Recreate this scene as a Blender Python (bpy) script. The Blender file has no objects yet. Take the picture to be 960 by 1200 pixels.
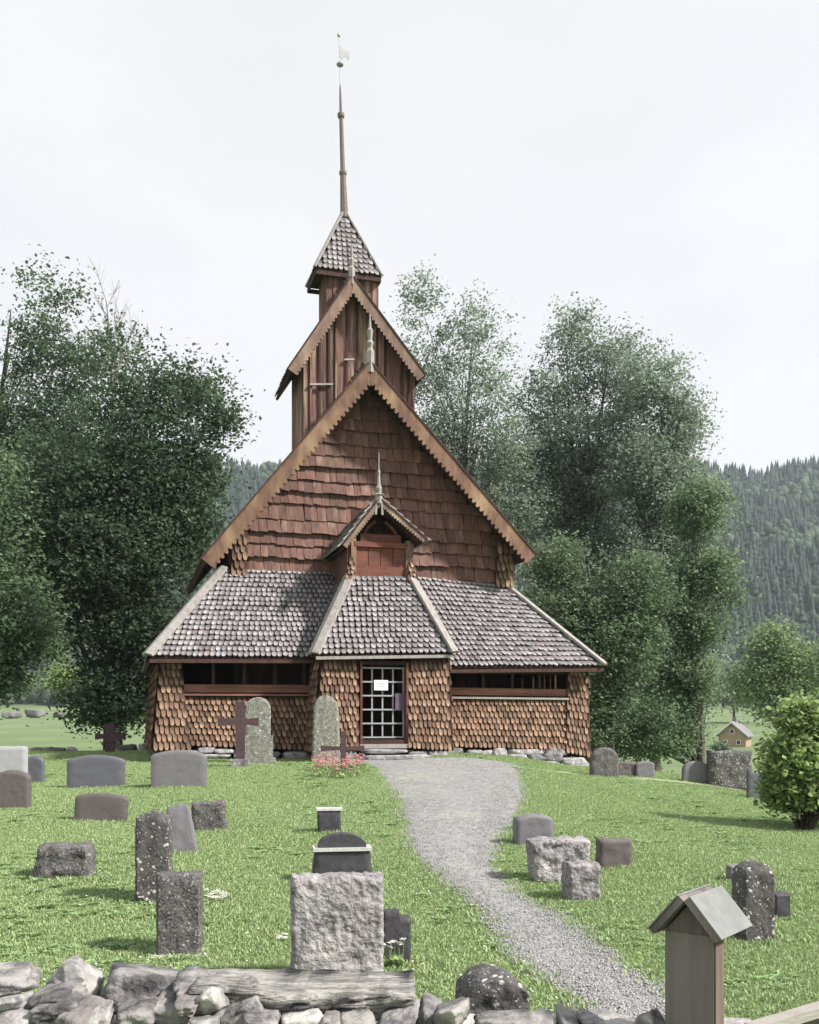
import bpy, bmesh, math, random
import numpy as np
from mathutils import Vector, Matrix, noise as mnoise
R = random.Random(7)
NR = np.random.RandomState(11)
C = bpy.context.scene.collection
sc = bpy.context.scene
# ------------------------------------------------------------------ camera
F = 1150.0; HZ = 840.0; CX = 480.0; EYE = 1.7      # focal length and horizon in photo pixels (960 x 1200)
cam = bpy.data.objects.new('camera', bpy.data.cameras.new('camera')); C.objects.link(cam)
cam.location = (0, 0, EYE); cam.rotation_euler = (math.radians(90), 0, 0)
cam.data.sensor_fit = 'HORIZONTAL'; cam.data.sensor_width = 36; cam.data.lens = 36*F/960
cam.data.shift_y = (HZ-600)/960; cam.data.clip_start = .1; cam.data.clip_end = 5000
sc.camera = cam
# ------------------------------------------------------------------ light
sdir = Vector((1.50, -.56, 1.45)).normalized()     # towards the sun
SKY_EL = math.asin(sdir.z); SKY_AZ = math.atan2(sdir.x, sdir.y)
w = bpy.data.worlds.new('World'); sc.world = w; w.use_nodes = True
nt = w.node_tree; nt.nodes.clear()
def N(nt, t, **k):
    n = nt.nodes.new(t)
    for a, b in k.items(): setattr(n, a, b)
    return n
sky = N(nt, 'ShaderNodeTexSky', sky_type='NISHITA', sun_disc=False, sun_elevation=SKY_EL, sun_rotation=SKY_AZ)
tc = N(nt, 'ShaderNodeTexCoord'); mp = N(nt, 'ShaderNodeMapping'); mp.inputs['Scale'].default_value = (1, 1, 2.2)
nz = N(nt, 'ShaderNodeTexNoise'); nz.inputs['Scale'].default_value = 1.7; nz.inputs['Detail'].default_value = 4
cr = N(nt, 'ShaderNodeValToRGB'); cr.color_ramp.elements[0].position = .32; cr.color_ramp.elements[1].position = .62
cr.color_ramp.elements[0].color = (.76, .785, .775, 1); cr.color_ramp.elements[1].color = (.875, .865, .875, 1)
mul = N(nt, 'ShaderNodeMix', data_type='RGBA', blend_type='MULTIPLY'); mul.inputs['Factor'].default_value = 1
mul.inputs['B'].default_value = (4.0, 4.0, 4.0, 1)
mx = N(nt, 'ShaderNodeMix', data_type='RGBA'); mx.inputs['Factor'].default_value = .95
bg = N(nt, 'ShaderNodeBackground'); bg.inputs['Strength'].default_value = .15
ow = N(nt, 'ShaderNodeOutputWorld')
L = nt.links.new
L(tc.outputs['Generated'], mp.inputs['Vector']); L(mp.outputs[0], nz.inputs['Vector']); L(nz.outputs[0], cr.inputs[0])
L(cr.outputs[0], mul.inputs['A']); L(sky.outputs[0], mx.inputs['A']); L(mul.outputs['Result'], mx.inputs['B'])
L(mx.outputs['Result'], bg.inputs[0]); L(bg.outputs[0], ow.inputs[0])
sun = bpy.data.objects.new('sun', bpy.data.lights.new('sun', 'SUN')); C.objects.link(sun)
sun.data.energy = 4.6; sun.data.angle = math.radians(5.0); sun.data.color = (1, .95, .87)
sun.rotation_euler = sdir.to_track_quat('Z', 'Y').to_euler(); sun.location = (30, -10, 40)
sc.view_settings.view_transform = 'Standard'; sc.view_settings.look = 'None'
sc.view_settings.exposure = 0.9; sc.view_settings.gamma = 1
try: sc.view_settings.use_curve_mapping = False
except Exception: pass

# ------------------------------------------------------------------ materials
def mat(name, base, dark=None, scale=8, detail=5, rough=.85, bump=.3, bscale=None, stretch=(1, 1, 1), rnd=0, spots=None,
        trans=0, coords='Object', contrast=(.3, .7), spec=.3, wear=None, bdist=.02, tintattr=None, metal=0, gap_shade=None):
    """noise-mixed colour, optional pale lichen spots, per-piece brightness variation"""
    m = bpy.data.materials.new(name); m.use_nodes = True; t = m.node_tree; ns = t.nodes; ns.clear(); K = t.links.new
    out = N(t, 'ShaderNodeOutputMaterial'); b = N(t, 'ShaderNodeBsdfPrincipled')
    b.inputs['Roughness'].default_value = rough; b.inputs['Specular IOR Level'].default_value = spec; b.inputs['Metallic'].default_value = metal
    tc = N(t, 'ShaderNodeTexCoord'); mp = N(t, 'ShaderNodeMapping'); mp.inputs['Scale'].default_value = stretch
    K(tc.outputs[coords], mp.inputs['Vector'])
    oi = N(t, 'ShaderNodeObjectInfo'); at = N(t, 'ShaderNodeAttribute'); at.attribute_name = 'rnd'
    ad = N(t, 'ShaderNodeMath', operation='ADD'); K(oi.outputs['Random'], ad.inputs[0]); K(at.outputs['Fac'], ad.inputs[1])
    fr = N(t, 'ShaderNodeMath', operation='FRACT'); K(ad.outputs[0], fr.inputs[0])
    vm = N(t, 'ShaderNodeVectorMath', operation='SCALE'); vm.inputs[0].default_value = (13, 7, 31); K(fr.outputs[0], vm.inputs['Scale'])
    va = N(t, 'ShaderNodeVectorMath', operation='ADD'); K(mp.outputs[0], va.inputs[0]); K(vm.outputs[0], va.inputs[1])
    n1 = N(t, 'ShaderNodeTexNoise'); n1.inputs['Scale'].default_value = scale; n1.inputs['Detail'].default_value = detail; n1.inputs['Roughness'].default_value = .65
    K(va.outputs[0], n1.inputs['Vector'])
    if dark is None: dark = tuple(c*.5 for c in base)
    r = N(t, 'ShaderNodeValToRGB'); r.color_ramp.elements[0].position, r.color_ramp.elements[1].position = contrast
    r.color_ramp.elements[0].color = (*dark, 1); r.color_ramp.elements[1].color = (*base, 1); K(n1.outputs[0], r.inputs[0])
    col = r.outputs[0]
    if wear:   # (colour, scale, lo, hi) larger patches
        n3 = N(t, 'ShaderNodeTexNoise'); n3.inputs['Scale'].default_value = wear[1]; n3.inputs['Detail'].default_value = 4; K(va.outputs[0], n3.inputs['Vector'])
        mr = N(t, 'ShaderNodeMapRange'); mr.inputs[1].default_value = wear[2]; mr.inputs[2].default_value = wear[3]; K(n3.outputs[0], mr.inputs[0])
        mw = N(t, 'ShaderNodeMix', data_type='RGBA'); K(mr.outputs[0], mw.inputs['Factor']); K(col, mw.inputs['A']); mw.inputs['B'].default_value = (*wear[0], 1)
        col = mw.outputs['Result']
    if gap_shade:    # shade in the gaps, painted as a dark upper part of each shingle
        ta = N(t, 'ShaderNodeAttribute'); ta.attribute_name = 'gap_shade'; mt = N(t, 'ShaderNodeMix', data_type='RGBA'); K(ta.outputs['Fac'], mt.inputs['Factor']); K(col, mt.inputs['A']); mt.inputs['B'].default_value = (*gap_shade, 1)
        col = mt.outputs['Result']
    if spots:  # (colour, scale, radius)
        for q, (sc_, sr) in enumerate(((spots[1], spots[2]), (spots[1]*2.3, spots[2]*.85))):
            vo = N(t, 'ShaderNodeTexVoronoi'); vo.inputs['Scale'].default_value = sc_; K(va.outputs[0], vo.inputs['Vector'])
            ns2 = N(t, 'ShaderNodeTexNoise'); ns2.inputs['Scale'].default_value = sc_*2.5; K(va.outputs[0], ns2.inputs['Vector'])
            sm = N(t, 'ShaderNodeMath', operation='MULTIPLY_ADD'); K(ns2.outputs[0], sm.inputs[0]); sm.inputs[1].default_value = .35; K(vo.outputs['Distance'], sm.inputs[2])
            mr = N(t, 'ShaderNodeMapRange'); mr.inputs[1].default_value = sr+.22; mr.inputs[2].default_value = sr+.14
            K(sm.outputs[0], mr.inputs[0]); mr.inputs[3].default_value = 0; mr.inputs[4].default_value = .85
            ms = N(t, 'ShaderNodeMix', data_type='RGBA'); K(mr.outputs[0], ms.inputs['Factor']); K(col, ms.inputs['A']); ms.inputs['B'].default_value = (*spots[0], 1)
            col = ms.outputs['Result']
    if rnd or tintattr:
        mr = N(t, 'ShaderNodeMapRange'); mr.inputs[3].default_value = 1-rnd; mr.inputs[4].default_value = 1+rnd; K(fr.outputs[0], mr.inputs[0])
        sc2 = N(t, 'ShaderNodeVectorMath', operation='SCALE'); K(col, sc2.inputs[0]); K(mr.outputs[0], sc2.inputs['Scale']); col = sc2.outputs[0]
    K(col, b.inputs['Base Color'])
    if bump:
        n2 = N(t, 'ShaderNodeTexNoise'); n2.inputs['Scale'].default_value = bscale or scale*2.5; n2.inputs['Detail'].default_value = 6; K(va.outputs[0], n2.inputs['Vector'])
        bp = N(t, 'ShaderNodeBump'); bp.inputs['Strength'].default_value = bump; bp.inputs['Distance'].default_value = bdist
        K(n2.outputs[0], bp.inputs['Height']); K(bp.outputs[0], b.inputs['Normal'])
    if trans:
        tr = N(t, 'ShaderNodeBsdfTranslucent'); K(col, tr.inputs['Color']); ms = N(t, 'ShaderNodeMixShader'); ms.inputs[0].default_value = trans
        K(b.outputs[0], ms.inputs[1]); K(tr.outputs[0], ms.inputs[2]); K(ms.outputs[0], out.inputs[0])
    else: K(b.outputs[0], out.inputs[0])
    return m

WS = (1, 1, .12)     # grain running up
M = {}
M['roof_shingle'] = mat('weathered_grey_shingle', (.33, .32, .335), (.22, .205, .215), 9, rnd=.28, bump=.3, wear=((.20, .165, .165), 1.2, .5, .72), gap_shade=(.05, .038, .04))
M['hip_board'] = mat('weathered_hip_board', (.34, .32, .31), (.2, .18, .175), 6, stretch=(2, 2, .5), bump=.3)
M['wall_shingle'] = mat('tarred_orange_shingle', (.35, .24, .165), (.17, .095, .065), 7, rnd=.45, bump=.3, wear=((.19, .10, .07), .5, .5, .68), gap_shade=(.035, .018, .014))
M['gable_shingle'] = mat('tarred_red_shingle', (.185, .092, .07), (.085, .042, .036), 6, rnd=.28, bump=.6, wear=((.23, .15, .12), 1.3, .56, .74), stretch=(2.4, 2.4, .5), spec=.35, rough=.7)
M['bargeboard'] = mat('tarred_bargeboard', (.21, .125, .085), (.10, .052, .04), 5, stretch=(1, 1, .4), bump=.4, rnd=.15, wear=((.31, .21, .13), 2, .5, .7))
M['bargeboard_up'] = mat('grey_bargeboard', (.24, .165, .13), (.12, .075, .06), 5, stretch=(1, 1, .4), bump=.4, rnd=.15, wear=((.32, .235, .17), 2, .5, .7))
M['plank'] = mat('weathered_plank', (.23, .13, .11), (.065, .032, .03), 9, stretch=(2.2, 2.2, .2), bump=.6, rnd=.4, wear=((.40, .30, .22), 2, .52, .72))
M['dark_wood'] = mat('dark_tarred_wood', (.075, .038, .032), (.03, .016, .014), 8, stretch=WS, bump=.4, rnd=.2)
M['red_wood'] = mat('red_tarred_board', (.18, .065, .042), (.09, .032, .025), 8, stretch=(.3, .3, 1.5), bump=.4, rnd=.15, rough=.7)
M['rail'] = mat('gallery_rail_wood', (.24, .12, .085), (.11, .05, .04), 8, stretch=(.15, 1, 2), bump=.4)
M['pale_wood'] = mat('pale_bare_wood', (.40, .375, .35), (.24, .22, .2), 12, stretch=(.3, .3, 2), bump=.3)
M['spire'] = mat('spire_wood', (.21, .165, .155), (.12, .09, .085), 14, bump=.2)
M['iron_rod'] = mat('pale_gilt_iron', (.62, .56, .42), (.5, .42, .3), 14, bump=0, rough=.4, metal=.5)
M['gate_iron'] = mat('grey_gate_bar', (.36, .37, .39), (.22, .22, .23), 30, bump=.1, rough=.5)
M['sign_white'] = mat('white_notice', (.85, .85, .86), (.8, .8, .82), 3, bump=0)
M['sign_ink'] = mat('grey_notice_print', (.35, .35, .38), (.3, .3, .33), 3, bump=0)
M['sign_purple'] = mat('dusky_notice_plate', (.13, .10, .14), (.09, .07, .1), 5, bump=0)
M['foundation'] = mat('pale_foundation_stone', (.36, .35, .365), (.10, .095, .10), 6, rnd=.35, bump=.6, spots=((.62, .62, .6), 9, .14))
M['wall_stone'] = mat('drystone_rock', (.27, .26, .258), (.075, .072, .074), 8, rnd=.35, bump=1, bscale=16, bdist=.03, detail=9, contrast=(.40, .60), wear=((.33, .32, .305), 3.6, .52, .62))
M['wall_stone_red'] = mat('reddish_rock', (.25, .23, .222), (.09, .08, .078), 9, rnd=.2, bump=1, bscale=16, bdist=.03, detail=9)
M['slab_long'] = mat('long_slab_stone', (.33, .32, .30), (.15, .145, .14), 7, detail=10, stretch=(1, 3, 4), bump=1, bdist=.03, contrast=(.42, .56))
M['gs_rough'] = mat('rough_pinkish_gravestone', (.29, .275, .285), (.10, .094, .10), 20, bump=1, bscale=28, bdist=.03, contrast=(.36, .6), wear=((.42, .39, .4), 3, .45, .7))
M['gs_lichen'] = mat('dark_lichened_gravestone', (.12, .113, .113), (.04, .038, .04), 22, bump=.9, bscale=40, bdist=.012, spots=((.50, .51, .47), 15, .20))
M['gs_speckle'] = mat('dark_speckled_gravestone', (.16, .15, .15), (.03, .028, .03), 34, bump=1, bscale=50, bdist=.012, spots=((.36, .35, .34), 30, .20))
M['gs_blue'] = mat('blue_grey_polished_gravestone', (.125, .125, .15), (.09, .09, .11), 60, bump=.08, rough=.5)
M['gs_grey'] = mat('grey_gravestone', (.185, .178, .195), (.12, .117, .13), 50, bump=.15, rough=.6)
M['gs_pale'] = mat('pale_grey_gravestone', (.36, .36, .385), (.29, .29, .31), 50, bump=.1)
M['gs_red'] = mat('brown_granite_gravestone', (.14, .122, .122), (.075, .062, .062), 60, bump=.3, rough=.6)
M['gs_dark'] = mat('dark_slate_gravestone', (.068, .066, .076), (.04, .038, .044), 30, bump=.3, rough=.55)
M['gs_top'] = mat('pale_lichen_edge', (.55, .55, .54), (.4, .4, .4), 20, bump=.3)
M['gs_cut'] = mat('inscription_cut', (.07, .07, .08), (.05, .05, .06), 20, bump=0)
M['rust'] = mat('rusty_iron_cross', (.10, .062, .068), (.055, .035, .04), 20, bump=.4)
M['post_wood'] = mat('weathered_post_wood', (.155, .132, .132), (.06, .05, .052), 22, stretch=(2.2, 2.2, .12), bump=.8, bdist=.006, wear=((.22, .185, .185), 1.6, .5, .74))
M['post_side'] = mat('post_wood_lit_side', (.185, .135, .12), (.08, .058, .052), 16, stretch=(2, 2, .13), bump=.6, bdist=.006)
M['post_roof'] = mat('grey_zinc_cap', (.21, .215, .215), (.13, .135, .135), 9, bump=.25, bdist=.004, rough=.6)
M['bark'] = mat('tree_bark', (.085, .07, .06), (.03, .025, .022), 6, stretch=(2, 2, .4), bump=.9, bdist=.05)
M['bark_grey'] = mat('grey_bark', (.16, .14, .13), (.06, .05, .05), 6, stretch=(2, 2, .6), bump=.6)
M['twig'] = mat('grey_twig', (.24, .21, .21), (.15, .13, .13), 6, bump=0)
def leafmat(n, a, b, tr=.35):
    return mat(n, a, b, .9, 4, rough=.6, bump=0, rnd=.45, trans=tr, contrast=(.35, .65), spec=.25, tintattr=1)
M['leaf_dark'] = leafmat('dark_maple_leaf', (.125, .18, .105), (.08, .12, .076), .5)
M['leaf_grey'] = leafmat('grey_green_leaf', (.26, .32, .245), (.18, .225, .175), .45)
M['leaf_mid'] = leafmat('mid_green_leaf', (.20, .275, .16), (.135, .19, .115), .5)
M['leaf_light'] = leafmat('light_green_leaf', (.24, .32, .15), (.16, .23, .11), .45)
M['leaf_lime'] = leafmat('yellow_green_leaf', (.33, .42, .17), (.20, .28, .11), .45)
M['conifer'] = mat('spruce_needles', (.032, .052, .038), (.018, .03, .025), .05, 4, bump=0, rnd=.4, coords='Object')
M['decid_far'] = mat('far_broadleaf', (.062, .095, .05), (.038, .06, .036), .1, 4, bump=0, rnd=.35)
M['grass_blade'] = mat('grass_blade', (.34, .45, .22), (.24, .34, .145), .8, 5, bump=0, rnd=.22, trans=.35, rough=.6, contrast=(.3, .7), wear=((.38, .435, .235), .35, .48, .64))
M['white_petal'] = mat('white_petal', (.8, .8, .78), (.75, .75, .7), 3, bump=0, trans=.3)
M['pink_petal'] = mat('pink_petal', (.72, .38, .42), (.58, .26, .32), 3, bump=0, trans=.3, rnd=.3)
M['gravel'] = mat('grey_gravel', (.31, .307, .308), (.15, .148, .15), 16, 8, bump=.7, bdist=.02, contrast=(.38, .6), wear=((.30, .31, .26), .6, .52, .75))
M['house_wall'] = mat('ochre_house_wall', (.36, .27, .18), (.31, .23, .15), 1, bump=0)
M['house_roof'] = mat('grey_house_roof', (.22, .2, .22), (.16, .14, .16), 1, bump=0)
M['white_trim'] = mat('white_trim', (.78, .77, .74), (.7, .7, .68), 2, bump=0)
M['window_dark'] = mat('dark_window', (.03, .035, .04), (.02, .02, .025), 2, bump=0, rough=.1)
M['field_rock'] = mat('field_rock', (.2, .195, .2), (.12, .115, .12), 1, bump=.3)

# ------------------------------------------------------------------ helpers
def tag(o, label=None, cat=None, group=None, kind=None):
    if label: o['label'] = label
    if cat: o['category'] = cat
    if group: o['group'] = group
    if kind: o['kind'] = kind
    return o
def empty(name, loc=(0, 0, 0), rz=0, **k):
    o = bpy.data.objects.new(name, None); C.objects.link(o); o.location = loc; o.rotation_euler = (0, 0, rz); o.empty_display_size = .3
    return tag(o, **k)
def link(name, me, material=None, parent=None, loc=None, **k):
    o = bpy.data.objects.new(name, me); C.objects.link(o)
    if material and not me.materials: me.materials.append(material)
    if parent: o.parent = parent
    if loc is not None: o.location = loc
    return tag(o, **k)
class MB:
    def __init__(s): s.v = []; s.f = []; s.r = []; s.t = {}
    def add(s, vs, fs, rnd=None):
        b = len(s.v); s.v += [tuple(p) for p in vs]; s.f += [tuple(b+i for i in f) for f in fs]
        s.r += [R.random() if rnd is None else rnd]*len(vs)
    def box(s, x0, x1, y0, y1, z0, z1, rnd=None):
        s.hexa([(x0, y0, z0), (x1, y0, z0), (x1, y1, z0), (x0, y1, z0), (x0, y0, z1), (x1, y0, z1), (x1, y1, z1), (x0, y1, z1)], rnd)
    def hexa(s, p, rnd=None):   # bottom ring then top ring
        s.add(p, [(3, 2, 1, 0), (4, 5, 6, 7), (0, 1, 5, 4), (1, 2, 6, 5), (2, 3, 7, 6), (3, 0, 4, 7)], rnd)
    def bar(s, a, b, wx, wy, up=(0, 0, 1), rnd=None):  # square bar from a to b
        a = Vector(a); b = Vector(b); d = (b-a).normalized(); u = Vector(up)
        if abs(d.dot(u)) > .95: u = Vector((0, 1, 0))
        x = d.cross(u).normalized(); y = x.cross(d).normalized()
        q = [x*sx*wx/2+y*sy*wy/2 for sx, sy in ((-1, -1), (1, -1), (1, 1), (-1, 1))]
        s.hexa([a+k for k in q]+[b+k for k in q], rnd)
    def tube(s, pts, rad, n=7, rnd=None, cap=True):
        vs = []; P_ = [Vector(p) for p in pts]; m = len(P_)
        for i, p in enumerate(P_):
            d = (P_[min(i+1, m-1)]-P_[max(i-1, 0)]).normalized(); u = Vector((0, 0, 1)) if abs(d.z) < .9 else Vector((1, 0, 0))
            x = d.cross(u).normalized(); y = d.cross(x)
            for k in range(n):
                a = 2*math.pi*k/n; vs.append(p+(x*math.cos(a)+y*math.sin(a))*rad[i])
        fs = [(i*n+k, i*n+(k+1) % n, (i+1)*n+(k+1) % n, (i+1)*n+k) for i in range(m-1) for k in range(n)]
        if cap: fs += [tuple(range(n)), tuple((m-1)*n+k for k in reversed(range(n)))]
        s.add(vs, fs, rnd)
    def prism(s, poly, o, e1, e2, n, rnd=None):  # 2-D polygon in plane (o,e1,e2) pushed along vector n
        o = Vector(o); e1 = Vector(e1); e2 = Vector(e2); n = Vector(n); k = len(poly)
        a = [o+e1*x+e2*y for x, y in poly]; b = [p+n for p in a]
        s.add(a+b, [tuple(range(k)), tuple(range(2*k-1, k-1, -1))]+[(i, i+k, (i+1) % k+k, (i+1) % k) for i in range(k)], rnd)
    def mesh(s, name, smooth=False, fix=True):
        me = bpy.data.meshes.new(name); me.from_pydata(s.v, [], s.f)
        at = me.attributes.new('rnd', 'FLOAT', 'POINT'); at.data.foreach_set('value', s.r)
        if s.t:
            ta = me.attributes.new('gap_shade', 'FLOAT', 'POINT'); tv = [0.0]*len(s.v)
            for k_, x_ in s.t.items(): tv[k_] = x_
            ta.data.foreach_set('value', tv)
        if smooth: me.polygons.foreach_set('use_smooth', [True]*len(me.polygons))
        if fix and len(s.f) < 4000:
            bm = bmesh.new(); bm.from_mesh(me); bmesh.ops.recalc_face_normals(bm, faces=bm.faces); bm.to_mesh(me); bm.free()
        me.update(); return me
    def build(s, name, m, parent=None, smooth=False, loc=None, **k):
        return link(name, s.mesh(name, smooth), m, parent, loc, **k)
def npmesh(name, V, Fq, rnd=None, smooth=False):
    me = bpy.data.meshes.new(name); nv = len(V); nf, k = Fq.shape
    me.vertices.add(nv); me.vertices.foreach_set('co', np.ascontiguousarray(V, dtype=np.float32).ravel())
    me.loops.add(nf*k); me.loops.foreach_set('vertex_index', np.ascontiguousarray(Fq, dtype=np.int32).ravel())
    me.polygons.add(nf); me.polygons.foreach_set('loop_start', np.arange(0, nf*k, k, dtype=np.int32))
    me.polygons.foreach_set('loop_total', np.full(nf, k, dtype=np.int32))
    if smooth: me.polygons.foreach_set('use_smooth', np.ones(nf, dtype=bool))
    if rnd is not None:
        a = me.attributes.new('rnd', 'FLOAT', 'POINT'); a.data.foreach_set('value', np.ascontiguousarray(rnd, dtype=np.float32))
    me.update(calc_edges=True); me.validate(); return me
def at(px, py, Y): return Vector(((px-CX)/F*Y, Y, EYE+(HZ-py)/F*Y))

# ------------------------------------------------------------------ terrain
YS = [-60, 29, 45, 70, 110, 180, 260, 400, 470, 600, 850, 1000, 1400]
ZS = [0, 0, -2.2, -4.6, -4.4, -3.4, -1.0, 5, 20, 93, 219, 214, 140]
def gz(x, y):
    x = np.asarray(x, dtype=float); y = np.asarray(y, dtype=float)
    b = .04*(np.clip(y, 7, 26)-7)
    t = np.clip((y-6)/18, 0, 1); t = t*t*(3-2*t); fo = 1-np.clip((y-45)/35, 0, 1)
    q = np.clip(x-1.2, 0, 16); lat = -.135*(np.sqrt(q*q+1)-1)*t*fo
    b = (b+lat-.012*np.clip(-x-4, 0, 30)*t*fo)
    b = np.where(y > 60, b*np.clip(1-(y-60)/60, 0, 1), b)
    z = b+np.interp(y, YS, ZS)
    z = z+.045*np.sin(x*.8+1.3)*np.sin(y*.55)*np.clip((y-5)/5, 0, 1)+.02*np.sin(x*2.1+y*1.3)*np.clip((y-5)/5, 0, 1)
    far = np.clip((y-430)/300, 0, 1)
    z = z+far*(9*np.sin(x*.011+.6)+5*np.sin(x*.031+y*.01)+np.clip(x-300, 0, 400)*.10+np.clip(-x-40, 0, 500)*.07)
    return z
def gzf(x, y): return float(gz(x, y))
def ground(px, py):
    """point of the ground seen at a photo pixel"""
    lo = 2.0
    for i in range(4000):
        Y = lo*(1.004**i)
        if Y > 400: break
        p = at(px, py, Y)
        if p.z <= gzf(p.x, p.y): return p
    return p
xs = np.concatenate([-np.geomspace(900, 62, 40), -np.arange(60, 15, -2.), np.arange(-14, 14.01, .25), np.arange(16, 61, 2.), np.geomspace(62, 900, 40)])
ys = np.concatenate([np.arange(-60, 0, 5.), np.arange(0, 34, .25), np.arange(34, 110, 2.), np.arange(110, 1400, 14.)])
XX, YY = np.meshgrid(xs, ys); ZZ = gz(XX, YY); nx, ny = len(xs), len(ys)
idx = np.arange(nx*ny).reshape(ny, nx)
Fq = np.stack([idx[:-1, :-1], idx[:-1, 1:], idx[1:, 1:], idx[1:, :-1]], -1).reshape(-1, 4)
gm = bpy.data.materials.new('grass_ground'); gm.use_nodes = True; t = gm.node_tree; t.nodes.clear(); K = t.links.new
o_ = N(t, 'ShaderNodeOutputMaterial'); b_ = N(t, 'ShaderNodeBsdfPrincipled'); b_.inputs['Roughness'].default_value = .95; b_.inputs['Specular IOR Level'].default_value = .1
ge = N(t, 'ShaderNodeNewGeometry'); n1 = N(t, 'ShaderNodeTexNoise'); n1.inputs['Scale'].default_value = .55; n1.inputs['Detail'].default_value = 9; n1.inputs['Roughness'].default_value = .7
K(ge.outputs['Position'], n1.inputs['Vector'])
r1 = N(t, 'ShaderNodeValToRGB'); r1.color_ramp.elements[0].position = .33; r1.color_ramp.elements[1].position = .68
r1.color_ramp.elements[0].color = (.12, .18, .065, 1); r1.color_ramp.elements[1].color = (.24, .30, .145, 1)
e = r1.color_ramp.elements.new(.55); e.color = (.165, .25, .10, 1); K(n1.outputs[0], r1.inputs[0])
n2 = N(t, 'ShaderNodeTexNoise'); n2.inputs['Scale'].default_value = .05; n2.inputs['Detail'].default_value = 3; K(ge.outputs['Position'], n2.inputs['Vector'])
r2 = N(t, 'ShaderNodeValToRGB'); r2.color_ramp.elements[0].color = (.125, .175, .085, 1); r2.color_ramp.elements[1].color = (.165, .21, .105, 1)
r2.color_ramp.elements[0].position = .4; r2.color_ramp.elements[1].position = .6; K(n2.outputs[0], r2.inputs[0])
sx = N(t, 'ShaderNodeSeparateXYZ'); K(ge.outputs['Position'], sx.inputs[0])
m1 = N(t, 'ShaderNodeMapRange'); m1.inputs[1].default_value = 45; m1.inputs[2].default_value = 110; K(sx.outputs['Y'], m1.inputs[0])
mA = N(t, 'ShaderNodeMix', data_type='RGBA'); K(m1.outputs[0], mA.inputs['Factor']); K(r1.outputs[0], mA.inputs['A']); K(r2.outputs[0], mA.inputs['B'])
m2 = N(t, 'ShaderNodeMapRange'); m2.inputs[1].default_value = 395; m2.inputs[2].default_value = 430; K(sx.outputs['Y'], m2.inputs[0])
mB = N(t, 'ShaderNodeMix', data_type='RGBA'); K(m2.outputs[0], mB.inputs['Factor']); K(mA.outputs['Result'], mB.inputs['A']); mB.inputs['B'].default_value = (.035, .055, .03, 1)
K(mB.outputs['Result'], b_.inputs['Base Color'])
n3 = N(t, 'ShaderNodeTexNoise'); n3.inputs['Scale'].default_value = 30; n3.inputs['Detail'].default_value = 5; K(ge.outputs['Position'], n3.inputs['Vector'])
bp = N(t, 'ShaderNodeBump'); bp.inputs['Strength'].default_value = .5; bp.inputs['Distance'].default_value = .03; K(n3.outputs[0], bp.inputs['Height']); K(bp.outputs[0], b_.inputs['Normal'])
K(b_.outputs[0], o_.inputs[0])
g = link('ground', npmesh('ground', np.stack([XX, YY, ZZ], -1).reshape(-1, 3), Fq, smooth=True), gm, kind='structure')

# gravel path, traced as left and right edges on the ground
PL = [(414, 891), (438, 903), (460, 930), (470, 958), (477, 990), (495, 1014), (522, 1038), (556, 1064), (576, 1092), (590, 1120), (622, 1142), (660, 1166), (694, 1196), (726, 1236), (760, 1300)]
PR = [(608, 896), (614, 908), (617, 935), (606, 960), (590, 988), (580, 1012), (594, 1034), (624, 1057), (662, 1076), (698, 1102), (730, 1128), (764, 1150), (798, 1178), (842, 1230), (890, 1300)]
pl = [ground(*p).xy for p in PL]; pr = [ground(*p).xy for p in PR]
NS = 12; rows = []
rag = lambda i, s: .10*mnoise.noise(Vector((i*.45, s*9, 0)))+.06*mnoise.noise(Vector((i*1.3, s*5, 3)))
def cat(ps, u):
    i = min(int(u), len(ps)-2); f = u-i; p = [ps[max(i-1, 0)], ps[i], ps[i+1], ps[min(i+2, len(ps)-1)]]
    return .5*((2*p[1])+(-p[0]+p[2])*f+(2*p[0]-5*p[1]+4*p[2]-p[3])*f*f+(-p[0]+3*p[1]-3*p[2]+p[3])*f**3)
NU = 150; pv = []
pleft = []; pright = []
for i in range(NU+1):
    u = i/NU*(len(pl)-1-1e-6); a = cat(pl, u); b = cat(pr, u); d = (b-a)
    a = a-d.normalized()*rag(i, 1); b = b+d.normalized()*rag(i, 2); pleft.append(a.copy()); pright.append(b.copy())
    for k in range(NS+1):
        q = a.lerp(b, k/NS); e = min(k, NS-k)/NS*2
        pv.append((q.x, q.y, gzf(q.x, q.y)+(-.02 if e == 0 else .016+.012*e)))
pf = np.array([(i*(NS+1)+k, i*(NS+1)+k+1, (i+1)*(NS+1)+k+1, (i+1)*(NS+1)+k) for i in range(NU) for k in range(NS)])
link('gravel_path', npmesh('gravel_path', np.array(pv), pf, smooth=True), M['gravel'], kind='structure')
ppoly = np.array([tuple(p) for p in pleft]+[tuple(p) for p in reversed(pright)])
def inpoly(X, Y, P_):
    ins = np.zeros(X.shape, bool); n = len(P_); j = n-1
    for i in range(n):
        xi, yi = P_[i]; xj, yj = P_[j]
        c = ((yi > Y) != (yj > Y)) & (X < (xj-xi)*(Y-yi)/(yj-yi+1e-12)+xi); ins ^= c; j = i
    return ins
# worn earth strip crossing the far side of the yard
mb = MB(); ST = [(585, 899), (650, 906), (700, 910), (760, 915), (820, 921), (872, 928)]
sp = [ground(*p) for p in ST]
for a, b in zip(sp, sp[1:]):
    for k in range(6):
        p = a.lerp(b, k/6); q = a.lerp(b, (k+1)/6)
        mb.add([(x, y, gzf(x, y)+.02) for x, y in ((p.x, p.y-.05), (q.x, q.y-.05), (q.x, q.y+.45), (p.x, p.y+.45))], [(0, 1, 2, 3)])
M['earth'] = mat('worn_earth', (.27, .31, .19), (.2, .24, .13), 5, bump=.4)
mb.build('footpath', M['earth'], kind='structure')

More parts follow.
